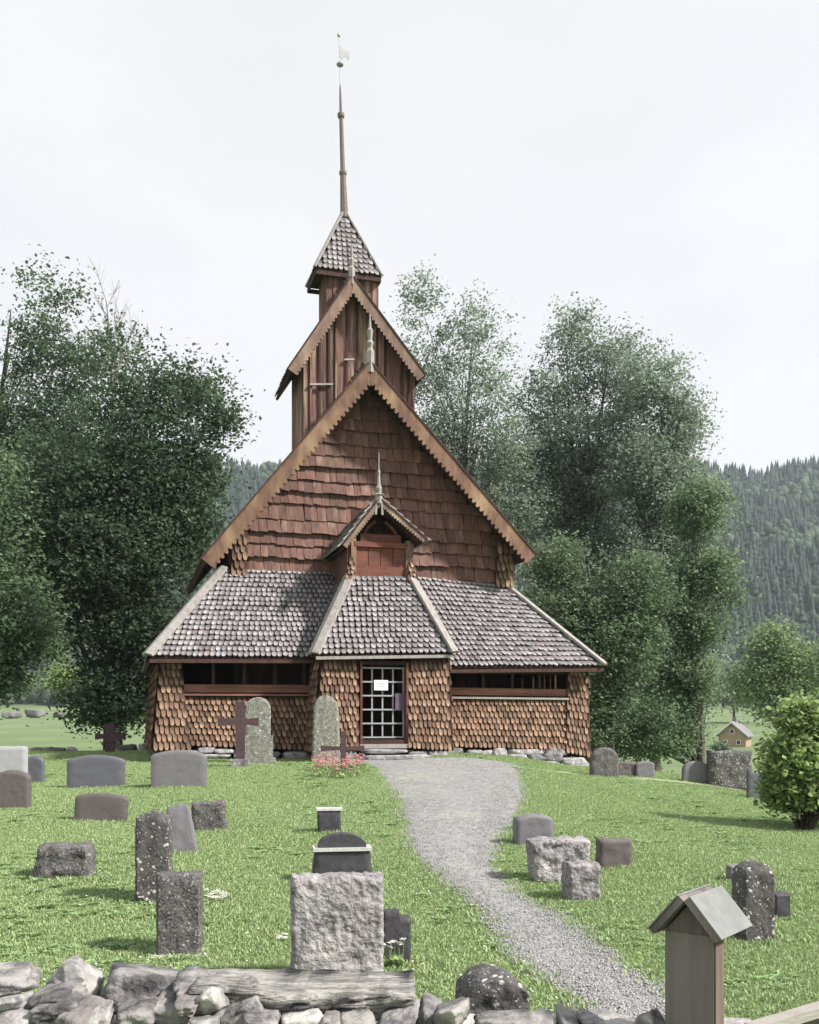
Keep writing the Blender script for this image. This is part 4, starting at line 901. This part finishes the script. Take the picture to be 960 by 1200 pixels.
def tree(name, label, base_px, Y, base_y, blobs, m, seed, nclu, per, size, trunk_r=.25, top=None, group=None, crad=.75, bark='bark', density_top=1, forks=1, cat='tree', z0=None, lean=0, limbs=46):
    """blobs: (px, py, rx, ry [,weight]) ellipses of foliage in the photograph, given depth from their width"""
    rs = np.random.RandomState(seed); rr = random.Random(seed)
    s = Y/F; bx = (base_px-CX)*s; zb = gzf(bx, Y) if z0 is None else z0
    root = empty(name, (bx, Y, zb), 0, label=label, cat=cat, group=group or {'tree': 'trees around the church', 'bush': 'bushes in and beyond the yard'}[cat])
    wts = np.array([(b[4] if len(b) > 4 else 1)*b[2]*b[3] for b in blobs], float); wts /= wts.sum(); cen = []
    ch = rs.choice(len(blobs), nclu, p=wts)
    for c_ in ch:
        b = blobs[c_]; d = rs.normal(size=3); d /= np.linalg.norm(d); q = rs.uniform(0, 1)**.42
        bc = at(b[0], b[1], Y); dy = b[5] if len(b) > 5 else 0
        rx = b[2]*s-crad*.45; rz = b[3]*s-crad*.3
        cen.append((bc.x+d[0]*q*rx-bx, dy+d[1]*q*min(rx, 3.6)*.95, max(bc.z+d[2]*q*rz-zb, .5)))
    cen = np.array(cen)
    topz = cen[:, 2].max() if top is None else at(0, top, Y).z-zb
    # trunk and limbs
    mb = MB(); 
    ctr = cen.mean(0)
    stems = []
    for f_ in range(forks):
        tx_ = ctr[0]*.5+(f_-(forks-1)/2)*1.6+lean; pts = []; rad = []
        for k in range(9):
            t = k/8; pts.append((tx_*t**1.3+.22*math.sin(t*6+seed+f_*2), ctr[1]*.3*t+.2*math.sin(t*5+seed*2), -.3+(topz*.93+.3)*t)); rad.append(trunk_r*(1-t)**.8/(forks**.4)+.02)
        if f_ == 0 or forks == 1: rad[0] *= 1.35
        mb.tube(pts, rad, 9); stems.append(pts)
    mb.build('trunk', M[bark], root, smooth=True)
    mb = MB()
    for q in rs.choice(len(cen), min(limbs*3, len(cen)), replace=False):
        c_ = Vector(cen[q]); st = rr.choice(stems); t = min(.92, max(.12, (c_.z/topz)-rr.uniform(.10, .28))); i_ = t*8; k = int(i_); p = Vector(st[k]).lerp(Vector(st[min(k+1, 8)]), i_-k)
        L_ = (c_-p).length; r0 = max(.018, trunk_r*.32*(1-t)+.012)*(1 if q % 3 == 0 else .55); m1_ = p.lerp(c_, .35)+Vector((rr.uniform(-.1, .1), rr.uniform(-.1, .1), L_*.10)); m2_ = p.lerp(c_, .7)+Vector((rr.uniform(-.15, .15), rr.uniform(-.15, .15), L_*.10))
        mb.tube([p, m1_, m2_, c_], [r0, r0*.7, r0*.4, .008], 4, cap=False)
    mb.build('limbs', M[bark], root, smooth=True)
    cr_ = crad*rs.uniform(.6, 1.3, len(cen))
    leaves('crown', cen, cr_, per, size, root, m, seed+1)
    return root
# left of the church
L1 = tree('maple_tree', 'large dark green maple whose trunk stands behind the wooden cross', 131, 37, 885,
     [(185, 500, 88, 70, .8), (140, 440, 60, 70, .4), (225, 460, 58, 40, 1.0), (262, 490, 26, 22, 1.2), (235, 560, 34, 50, 1), (150, 640, 110, 105, 1.2), (190, 745, 70, 50, 1.3), (130, 815, 68, 48, 2.0), (135, 740, 75, 45, 1.2), (200, 800, 34, 36, 1.2), (70, 600, 90, 100, 1), (90, 700, 90, 50, .8), (215, 610, 52, 60, 1.3), (150, 560, 100, 60, 1)],
     'leaf_dark', 21, 2100, 46, .165, trunk_r=.34, crad=.85, group=None)
tree('maple_tree', 'tall open-topped maple at the left edge, thin leaves at its crown', -25, 43, 885,
     [(65, 345, 52, 48, .30), (50, 420, 58, 60, .7), (110, 430, 60, 55, .5), (60, 510, 90, 60, 1.2), (30, 640, 80, 90, 1), (100, 560, 80, 60, .9), (-30, 560, 80, 130, .8)],
     'leaf_dark', 33, 1250, 46, .165, trunk_r=.32, crad=.85)
tree('maple_tree', 'dark broad tree cut by the left edge, lowest branches near the meadow', -45, 34, 885,
     [(-40, 600, 90, 100), (-10, 700, 90, 70), (20, 745, 60, 40, 1.4), (-20, 785, 60, 42, 1.2)],
     'leaf_mid', 45, 800, 46, .16, trunk_r=.3, crad=.8)
# bare twigs sticking out of the crown
bt = empty('bare_tree', (at(130, 885, 40).x, 40, gzf(at(130, 885, 40).x, 40)), 0, label='bare grey leafless tree top rising between the two maples', cat='tree')
rr_ = random.Random(5)
def bare(mb, p, d, L_, r, dep):
    q = p+d*L_; mb.tube([p, p.lerp(q, .5)+Vector((rr_.uniform(-.05, .05)*L_, 0, 0)), q], [r, r*.75, r*.45], 4, cap=False)
    if dep:
        for k in range(6):
            t = rr_.uniform(.3, 1); s_ = rr_.choice((-1, 1)); nd = (d+Vector((s_*rr_.uniform(.25, .6), rr_.uniform(-.4, .4), rr_.uniform(0, .3)))).normalized()
            bare(mb, p.lerp(q, t), nd, L_*rr_.uniform(.3, .5), r*.4, dep-1)
mb = MB(); p0 = Vector((0, 0, -.2)); tpz = at(0, 455, 40).z-bt.location.z
mb.tube([p0, (0, 0, tpz*.5), (.1, 0, tpz)], [.16, .12, .07], 7); mb.build('trunk', M['bark_grey'], bt, smooth=True)
mb = MB(); 
for dx, L_, r in ((-.08, 3.7, .05), (.12, 2.9, .035), (.32, 2.9, .03), (.5, 2.3, .025), (-.4, 1.8, .025)):
    bare(mb, Vector((.1, 0, tpz-.1)), Vector((dx, 0, 1)).normalized(), L_, r, 2)
mb.build('twigs', M['twig'], bt)
# right of the church
tree('birch_tree', 'slender airy tree rising directly behind the church roof', 545, 44, 885,
     [(490, 350, 32, 42, .35), (545, 390, 45, 50, .4), (500, 430, 40, 50, .5), (555, 470, 60, 50, .55), (580, 420, 32, 55, .4), (585, 530, 55, 45, 1), (520, 520, 50, 50, .8), (600, 600, 60, 60, 1), (560, 700, 90, 120, .5)],
     'leaf_grey', 51, 1000, 42, .14, trunk_r=.2, crad=.7, bark='bark_grey', top=345)
tree('ash_tree', 'tallest grey-green tree right of the steep gable', 690, 46, 885,
     [(672, 400, 42, 48, .75), (650, 470, 55, 55, 1.1), (720, 440, 50, 60, .95), (690, 540, 85, 60, 1.2), (640, 600, 60, 60, 1), (738, 510, 40, 60, 1), (625, 540, 40, 50, .8), (720, 640, 90, 80, 1), (680, 760, 90, 90, 1)],
     'leaf_grey', 62, 1750, 46, .145, trunk_r=.28, crad=.75, top=365, bark='bark_grey', forks=2)
tree('ash_tree', 'grey-green tree with a ragged top forming the right shoulder of the group', 775, 43, 885,
     [(765, 450, 48, 50, .85), (800, 500, 40, 50, .9), (760, 560, 70, 60, 1), (800, 600, 58, 60, 1), (770, 680, 80, 70, 1), (770, 790, 80, 85, 1.1)],
     'leaf_grey', 73, 1400, 46, .145, trunk_r=.26, crad=.75, top=410, bark='bark_grey')
tree('ash_tree', 'light green bushy tree close behind the right church corner', 712, 35, 892,
     [(655, 660, 45, 35, 1), (660, 720, 60, 50, 1), (720, 760, 70, 60, 1), (700, 840, 50, 55, 1), (750, 700, 60, 60, .8), (765, 850, 38, 40, .6)],
     'leaf_mid', 84, 1000, 46, .13, trunk_r=.16, crad=.65, top=640, bark='bark_grey', forks=2)
tree('young_ash_tree', 'yellowish green tree with outstretched boughs at the right of the group', 818, 36, 900,
     [(820, 600, 42, 45, .9), (825, 670, 50, 35, 1), (815, 730, 48, 40, 1), (800, 800, 45, 45, 1), (852, 700, 22, 14, .5), (790, 860, 40, 32, 1), (745, 875, 40, 24, .7)],
     'leaf_mid', 95, 740, 44, .13, trunk_r=.13, crad=.6, top=575, bark='bark_grey')
tree('broadleaf_tree', 'rounded yellow-green tree against the dark hillside at the right edge', 925, 85, 850,
     [(905, 760, 42, 38), (940, 790, 55, 45), (890, 800, 45, 32), (930, 835, 50, 18)],
     'leaf_light', 106, 520, 30, .32, trunk_r=.3, crad=1.5, cat='tree', limbs=20)
tree('broadleaf_tree', 'dark leafy tree beyond the ochre house, left of the yellow-green one', 860, 280, 845,
     [(860, 800, 38, 22), (830, 812, 36, 20), (880, 815, 40, 18)], 'leaf_mid', 107, 330, 26, .8, trunk_r=.4, crad=4, limbs=12)
# near shrub at the right edge
tree('shrub', 'bright yellow-green leafy bush at the right edge of the yard', 945, 14.5, 965,
     [(942, 842, 36, 28), (945, 888, 50, 38, 1.3), (955, 934, 55, 36, 1.4), (924, 928, 30, 36, 1.3), (912, 880, 18, 16, .6), (985, 870, 45, 50), (908, 905, 16, 18, .5), (940, 950, 40, 24, 2.2), (965, 955, 40, 24, 1.6), (920, 945, 24, 20, 1.4)],
     'leaf_lime', 118, 820, 30, .095, trunk_r=.05, crad=.24, top=850, cat='bush', limbs=30)
# shrubs in the sunlit meadow on the left
for k, (px, py, rx, ry, Y, m, lb) in enumerate([(75, 795, 30, 20, 95, 'leaf_lime', 'sunlit yellow-green bush seen under the maple, left one'), (55, 760, 34, 22, 120, 'leaf_light', 'pale green bush behind the sunlit one in the left meadow'), (20, 800, 22, 12, 100, 'leaf_mid', 'low dark bush at the left edge of the meadow')]):
    tree('meadow_bush', lb, px, Y, py+ry, [(px, py, rx, ry)], m, 130+k, 110, 26, .3, trunk_r=.08, crad=1.0, cat='bush', z0=at(px, py+ry, Y).z-.5, limbs=6)
for k, (px, py, w_, h_, Y) in enumerate([(42, 836, 22, 5, 80), (72, 838, 16, 3, 78), (14, 838, 16, 4, 84)]):
    p = at(px, py, Y); s = Y/F
    lb = ['grey boulder heap in the left meadow, largest', 'flat grey boulder right of the largest one in the left meadow', 'grey boulder at the left edge of the meadow'][k]
    o = link('boulder', rock('boulder', 700+k, w_*s, 2.2, h_*s*2.2), M['field_rock'], None, (p.x, p.y, gzf(p.x, p.y)+.3), label=lb, cat='boulder'); o.location.z = p.z
# low dark wall on the left, pale stones near trunk
lw = at(56, 882, 29); 
wl2 = empty('low_wall', (lw.x, 29, gzf(lw.x, 29)), .05, label='low dark stone kerb wall behind the left gravestones', cat='wall')
for k in range(5):
    me = rock('stone', 740+k, .38, .4, .3); link('stone', me, M['gs_speckle' if k % 2 else 'foundation'], wl2, (-.6+k*.32, 0, at(0, 881, 29).z-wl2.location.z))
for k, (px, py, w_) in enumerate([(150, 881, 22), (168, 884, 18)]):
    p = at(px, py, 27); lb = ['pale flat stone beside the left tree trunk', 'smaller pale stone nearer the left church corner'][k]
    link('loose_stone', rock('loose_stone', 750+k, w_/F*27, .4, .3), M['foundation'], None, (p.x, 27, gzf(p.x, 27)+.06), label=lb, cat='stone')
# ------------------------------------------------------------------ house in the valley
YH = 170; hp = at(858, 878, YH); s = YH/F
house = empty('farmhouse', (hp.x, YH, hp.z), -.5, label='small ochre house with a pale gable in the green valley', cat='house')
W_, D2, H_ = 4.6, 5.5, 2.6
mb = MB(); mb.box(-W_/2, W_/2, 0, D2, -1, H_); mb.prism([(-W_/2, 0), (W_/2, 0), (0, 1.9)], (0, 0, H_), (1, 0, 0), (0, 0, 1), (0, D2, 0)); mb.build('wall', M['house_wall'], house)
for sg in (-1, 1):
    mb = MB(); a = Vector((0, -.5, H_+2.05)); d = Vector((sg*(W_/2+.6), 0, -2.5)); y = Vector((0, D2+1, 0)); z = Vector((0, 0, .18)); mb.hexa([a, a+d, a+d+y, a+y, a+z, a+d+z, a+d+y+z, a+y+z]); mb.build('roof', M['house_roof'], house)
    mb = MB(); mb.hexa([a+Vector((0, -.12, -.12)), a+d+Vector((0, -.12, -.12)), a+d+Vector((0, -.01, -.12)), a+Vector((0, -.01, -.12)), a+z+Vector((0, -.12, 0)), a+d+z+Vector((0, -.12, 0)), a+d+z+Vector((0, -.01, 0)), a+z+Vector((0, -.01, 0))]); mb.build('bargeboard', M['white_trim'], house)
for x_, z_ in ((-1.1, 1.2), (1.1, 1.2), (0, 3.1)):
    mb = MB(); mb.box(x_-.38, x_+.38, -.06, -.003, z_-.4, z_+.4); wd_ = mb.build('window', M['white_trim'], house)
    mb = MB(); mb.box(x_-.27, x_+.27, -.09, -.062, z_-.3, z_+.3); mb.build('pane', M['window_dark'], wd_)
mb = MB(); mb.box(-W_/2+.1, W_/2-.1, -.2, -.08, -1, .25); mb.build('plinth', M['white_trim'], house)
mb = MB(); mb.box(-.3, .3, 2.4, 3.0, H_+1.2, H_+2.9); mb.build('chimney', M['house_roof'], house)
for k, (px, py, rx, ry) in enumerate([(812, 868, 14, 10), (845, 876, 12, 7), (790, 874, 16, 8)]):
    lb = ['round green bush left of the ochre house', 'low green bush in front of the ochre house', 'low bush between the trees and the ochre house'][k]
    tree('garden_bush', lb, px, 150, py+ry, [(px, py, rx, ry)], 'leaf_mid', 160+k, 60, 22, .4, trunk_r=.08, crad=.9, cat='bush', z0=at(px, py+ry, 150).z-.6, limbs=4)

# ------------------------------------------------------------------ forest on the hills (far mass)
def forest():
    rs = np.random.RandomState(3); Vs = []; Fs = []; Rn = []; base = 0
    Vd = []; Fd = []; Rd = []; bd = 0
    n = 19000
    Yv = 405+(1000-405)*rs.uniform(0, 1, n)**.85; Xv = rs.uniform(-.8, .8, n)*Yv
    keep = []
    for x, y in zip(Xv, Yv):
        px = CX+F*x/y
        if px < -60 or (330 < px < 600) and y > 0 and rs.rand() < .8: continue
        keep.append((x, y))
    for x, y in keep:
        z = gzf(x, y); h = rs.uniform(9, 15); r = h*rs.uniform(.17, .24)
        kk = mnoise.noise(Vector((x*.012, y*.012, 1)))+rs.normal()*.12
        if kk > .22 or (y < 440 and rs.rand() < .6):
            h *= .7; r = h*.36; a = np.arange(6)*math.pi/3+rs.rand()
            ring = []
            for zz, q in ((.25, .7), (.55, 1), (.82, .7)):
                j = rs.uniform(.8, 1.2, 6); ring.append(np.stack([x+np.cos(a)*r*q*j, y+np.sin(a)*r*q*j, z+h*zz+rs.normal(size=6)*.3], 1)); a = a+.5
            V = np.vstack([[(x, y, z)]]+ring+[[(x, y, z+h)]])
            for k in range(6):
                k2 = (k+1) % 6
                Fd.append((bd, bd+1+k2, bd+1+k)); Fd.append((bd+1+k, bd+1+k2, bd+7+k)); Fd.append((bd+1+k2, bd+7+k2, bd+7+k)); Fd.append((bd+7+k, bd+7+k2, bd+13+k)); Fd.append((bd+7+k2, bd+13+k2, bd+13+k)); Fd.append((bd+13+k, bd+13+k2, bd+19))
            Vd.append(V); Rd += [rs.rand()]*20; bd += 20
        else:
            v_ = []; f_ = []
            for q, (zl_, zh_, rr2) in enumerate(((.05, .5, 1), (.3, .78, .72), (.55, 1, .45))):
                a = np.arange(6)*math.pi/3+rs.rand(); b = base+len(v_)
                for c_ in a: v_.append((x+math.cos(c_)*r*rr2*rs.uniform(.8, 1.15), y+math.sin(c_)*r*rr2, z+h*zl_+rs.uniform(-.4, .4)))
                v_.append((x, y, z+h*zh_)); f_ += [(b+k, b+(k+1) % 6, b+6) for k in range(6)]
            Vs += v_; Fs += f_; Rn += [rs.rand()]*len(v_); base += len(v_)
    link('spruce_forest', npmesh('spruce_forest', np.array(Vs), np.array(Fs), np.array(Rn)), M['conifer'], kind='stuff', label='dark spruce forest covering the far hillsides', cat='forest')
    link('hillside_broadleaf_wood', npmesh('wood', np.vstack(Vd), np.array(Fd), np.array(Rd)), M['decid_far'], kind='stuff', label='lighter broadleaf patches among the spruces on the hillside', cat='forest')
forest()

# ------------------------------------------------------------------ grass, clover, flowers
def tuft_mesh(seed, nb=22, rad=.10, h=.055):
    rs = np.random.RandomState(seed); V = []; Fc = []; Rn = []
    for i in range(nb):
        a = rs.uniform(0, 2*math.pi); q = rad*math.sqrt(rs.rand()); x, y = q*math.cos(a), q*math.sin(a); d = rs.uniform(0, 2*math.pi); hh = h*rs.uniform(.5, 1.3); w_ = rs.uniform(.004, .0075)
        cx_, cy_ = math.cos(d), math.sin(d); bnd = rs.uniform(.2, .8)*hh; b = len(V); r0 = rs.rand()
        V += [(x-cy_*w_, y+cx_*w_, -.01), (x+cy_*w_, y-cx_*w_, -.01), (x+cy_*w_*.7+cx_*bnd*.35, y-cx_*w_*.7+cy_*bnd*.35, hh*.6), (x-cy_*w_*.7+cx_*bnd*.35, y+cx_*w_*.7+cy_*bnd*.35, hh*.6), (x+cx_*bnd, y+cy_*bnd, hh)]
        Fc += [(b, b+1, b+2), (b, b+2, b+3), (b+3, b+2, b+4)]; Rn += [r0]*5
    return npmesh('tuft', np.array(V), np.array(Fc), np.array(Rn))
def scatter(name, pts, tmpl, m, smin, smax, seed, label, cat=None, zs=1.0):
    """one object: points that carry a grass tuft each"""
    me = bpy.data.meshes.new(name); me.vertices.add(len(pts)); me.vertices.foreach_set('co', pts.astype(np.float32).ravel())
    o = link(name, me, None, kind='stuff', label=label, cat=cat)
    src = bpy.data.objects.new(name+'_tuft', tmpl); tmpl.materials.append(m)
    ng = bpy.data.node_groups.new(name, 'GeometryNodeTree')
    ng.interface.new_socket('Geometry', in_out='INPUT', socket_type='NodeSocketGeometry'); ng.interface.new_socket('Geometry', in_out='OUTPUT', socket_type='NodeSocketGeometry')
    gi = ng.nodes.new('NodeGroupInput'); go = ng.nodes.new('NodeGroupOutput'); m2p = ng.nodes.new('GeometryNodeMeshToPoints'); io = ng.nodes.new('GeometryNodeInstanceOnPoints'); oi = ng.nodes.new('GeometryNodeObjectInfo')
    oi.inputs['Object'].default_value = src
    rv = ng.nodes.new('FunctionNodeRandomValue'); rv.data_type = 'FLOAT_VECTOR'; rv.inputs['Min'].default_value = (-.12, -.12, 0); rv.inputs['Max'].default_value = (.12, .12, 6.283)
    rs_ = ng.nodes.new('FunctionNodeRandomValue'); rs_.data_type = 'FLOAT'; rs_.inputs[2].default_value = smin; rs_.inputs[3].default_value = smax
    l = ng.links.new; l(gi.outputs[0], m2p.inputs[0]); l(m2p.outputs[0], io.inputs['Points']); l(oi.outputs['Geometry'], io.inputs['Instance'])
    l(rv.outputs[0], io.inputs['Rotation']); l(rs_.outputs[1], io.inputs['Scale']); l(io.outputs[0], go.inputs[0])
    md = o.modifiers.new('scatter', 'NODES'); md.node_group = ng
    return o
def yard_points(n, seed, ymin=3.9, ymax=29.5, pw=1.0):
    rs = np.random.RandomState(seed); Y = ymin*(ymax/ymin)**rs.uniform(0, 1, n)**pw; X = rs.uniform(-1, 1, n)*(.46*Y+3)
    k = ~inpoly(X, Y, ppoly)
    # keep clear of the church floor
    dx = X-CO.x; dy = Y-CO.y; u = dx*ea.x+dy*ea.y; v = dx*eb.x+dy*eb.y
    k &= ~((u > EL.x+.55) & (u < ER.x-.5) & (v > -.15)); k &= ~((abs(u-(ga.x+gb.x)/2) < 1.9) & (v > -1.15))
    X, Y = X[k], Y[k]; return np.stack([X, Y, gz(X, Y)], 1)
for k in range(3):
    scatter('lawn_grass', yard_points(52000, 200+k, pw=.85), tuft_mesh(k, nb=26, h=.015+.004*k), M['grass_blade'], .7, 1.35, k, 'short mown green grass of the churchyard', 'grass')
# longer grass at the feet of stones, path edges and walls
ep = []; rs = np.random.RandomState(77)
for o in list(sc.objects):
    if o.parent is None and o.name.split('.')[0] in ('gravestone', 'cross', 'roofed_post'):
        n_ = 34
        for i in range(n_): ep.append((o.location.x+rs.normal()*.26, o.location.y-.05+rs.normal()*.12))
for a in pleft+pright:
    for i in range(3):
        if a.y > 3.8: ep.append((a.x+rs.normal()*.05, a.y+rs.normal()*.1))
for px in np.linspace(176, 700, 260):
    q = toworld(P(px, 885, -.42 if not 362 < px < 532 else -1.35))
    if not (418 < px < 500): ep.append((q.x+rs.normal()*.06, q.y+rs.normal()*.06))
ep = np.array(ep); ep3 = np.stack([ep[:, 0], ep[:, 1], gz(ep[:, 0], ep[:, 1])], 1)
scatter('edge_grass', ep3, tuft_mesh(9, nb=14, rad=.05, h=.04), M['grass_blade'], .7, 1.3, 5, 'longer uncut grass round the stones and along the path', 'grass')
# loose pebbles on the path and broad-leaved weeds in the lawn
def pebble_mesh():
    mb = MB(); rq = random.Random(4)
    for k in range(6):
        cx_, cy_ = rq.uniform(-.07, .07), rq.uniform(-.07, .07); q = rq.uniform(.005, .013); vs = []
        for z, w_ in ((-.3, 1), (.35, .95), (.9, .45)):
            for i in range(5):
                a = i*1.2566+z+rq.uniform(-.2, .2); vs.append((cx_+math.cos(a)*q*w_*rq.uniform(.8, 1.2), cy_+math.sin(a)*q*w_*rq.uniform(.8, 1.2), .004+q*z*.7))
        mb.add(vs, [(i, (i+1) % 5, 5+(i+1) % 5, 5+i) for i in range(5)]+[(5+i, 5+(i+1) % 5, 10+(i+1) % 5, 10+i) for i in range(5)]+[(10, 11, 12, 13, 14)])
    return mb.mesh('pebbles')
M['pebble'] = mat('path_pebble', (.36, .357, .358), (.22, .218, .22), 30, rnd=.3, bump=0)
rs = np.random.RandomState(91); YY_ = 3.9*(29/3.9)**rs.uniform(0, 1, 90000); XX_ = rs.uniform(-.3, .5, 90000)*YY_; kk = inpoly(XX_, YY_, ppoly); XX_, YY_ = XX_[kk], YY_[kk]
scatter('path_pebbles', np.stack([XX_, YY_, gz(XX_, YY_)+.022], 1), pebble_mesh(), M['pebble'], .4, 1.05, 3, 'loose grey pebbles on the gravel path', 'gravel')
M['weed'] = mat('broad_weed_leaf', (.26, .38, .17), (.19, .29, .12), 3, rnd=.2, bump=0, trans=.3)
def weed_mesh():
    mb = MB()
    for i in range(14):
        a = R.uniform(0, 6.28); q = R.uniform(.03, .11); w_ = R.uniform(.012, .022); c_, s_ = math.cos(a), math.sin(a)
        mb.add([(c_*q*.2, s_*q*.2, .0), (c_*q*.6-s_*w_, s_*q*.6+c_*w_, .022), (c_*q, s_*q, .022), (c_*q*.6+s_*w_, s_*q*.6-c_*w_, .022)], [(0, 1, 2, 3)])
    return mb.mesh('weed')
wp = yard_points(5200, 401, pw=.8); kk = np.array([mnoise.noise(Vector((p[0]*.5, p[1]*.35, 9))) for p in wp]) > .1
scatter('lawn_weeds', wp[kk], weed_mesh(), M['weed'], .6, 1.4, 4, 'broad-leaved plantain and clover leaves in the lawn', 'weeds')
# clover heads
def head_mesh(r=.012, petals=6):
    mb = MB(); 
    for i in range(petals):
        a = i*2*math.pi/petals; mb.add([(0, 0, .05), (math.cos(a-.5)*r, math.sin(a-.5)*r, .052), (math.cos(a)*r*1.3, math.sin(a)*r*1.3, .046), (math.cos(a+.5)*r, math.sin(a+.5)*r, .052)], [(0, 1, 2, 3)])
    return mb.mesh('head')
cl = yard_points(3600, 300, pw=.7); kk = np.array([mnoise.noise(Vector((p[0]*.7, p[1]*.5, 4))) for p in cl]) > .05; cl = cl[kk]
scatter('clover_flowers', cl, head_mesh(.007), M['white_petal'], .7, 1.3, 8, 'tiny white clover heads dotted in the lawn', 'clover')
# fallen leaves / straw patches left out; planted flowers
def flowers(name, spots, m, r, h, label, leafm='grass_blade', Yk=None):
    mb = MB(); gb_ = MB(); base = Vector(spots[0]); root = empty(name, base, 0, label=label, cat='flowers', group='planted grave flowers')
    for p in spots:
        p = Vector(p)-base
        hh = h*R.uniform(.7, 1.15); gb_.tube([p, p+Vector((R.uniform(-.02, .02), 0, hh))], [.004, .003], 3, cap=False)
        for q in range(3):
            a = R.uniform(0, 6.28); gb_.add([p+Vector((0, 0, hh*.1)), p+Vector((math.cos(a)*.05, math.sin(a)*.05, hh*.45)), p+Vector((math.cos(a+.5)*.09, math.sin(a+.5)*.09, hh*.35)), p+Vector((math.cos(a+.7)*.05, math.sin(a+.7)*.05, hh*.3))], [(0, 1, 2, 3)])
        c_ = p+Vector((0, 0, hh)); 
        for i in range(7):
            a = i*.9; z1 = R.uniform(-.3, .5)*r; mb.add([c_, c_+Vector((math.cos(a-.5)*r*.7, math.sin(a-.5)*r*.7, z1)), c_+Vector((math.cos(a)*r, math.sin(a)*r, z1*.6)), c_+Vector((math.cos(a+.5)*r*.7, math.sin(a+.5)*r*.7, z1))], [(0, 1, 2, 3)])
    mb.build('blooms', M[m], root); gb_.build('stems', M[leafm], root); return root
def spotlist(px0, px1, py0, py1, n):
    out = []
    for i in range(n):
        q = ground(R.uniform(px0, px1), R.uniform(py0, py1)); out.append((q.x, q.y, gzf(q.x, q.y)))
    return out
flowers('flower_bed', spotlist(366, 426, 899, 914, 170), 'pink_petal', .055, .28, 'pink flower bed round the thin iron cross by the porch', leafm='leaf_light' if False else 'grass_blade')
flowers('white_flowers', spotlist(240, 268, 1050, 1062, 16), 'white_petal', .028, .06, 'white flowers right of the dark speckled upright stone')
flowers('white_flowers', spotlist(160, 178, 1052, 1062, 9), 'white_petal', .028, .06, 'white flowers at the foot of the pointed lichened pillar')
flowers('white_flowers', [(c3.location.x+R.uniform(-.09, .05), c3.location.y-.16+R.uniform(-.03, .02), 0) for i in range(9)], 'white_petal', .026, .17, 'white flowers leaning on the dark stepped stone')
flowers('white_flowers', spotlist(318, 336, 1100, 1106, 6), 'white_petal', .024, .04, 'few white flowers left of the largest rough gravestone')

# ------------------------------------------------------------------ haze
mb = MB(); mb.box(-1000, 1000, -70, 1450, -9, 330)
hm = bpy.data.materials.new('haze_air'); hm.use_nodes = True; hm.node_tree.nodes.clear()
pvn = N(hm.node_tree, 'ShaderNodeVolumePrincipled'); ov = N(hm.node_tree, 'ShaderNodeOutputMaterial'); hm.node_tree.links.new(pvn.outputs[0], ov.inputs['Volume'])
pvn.inputs['Color'].default_value = (.78, .88, 1, 1); pvn.inputs['Density'].default_value = .00021; pvn.inputs['Anisotropy'].default_value = .2
hz = mb.build('haze', hm, kind='stuff')
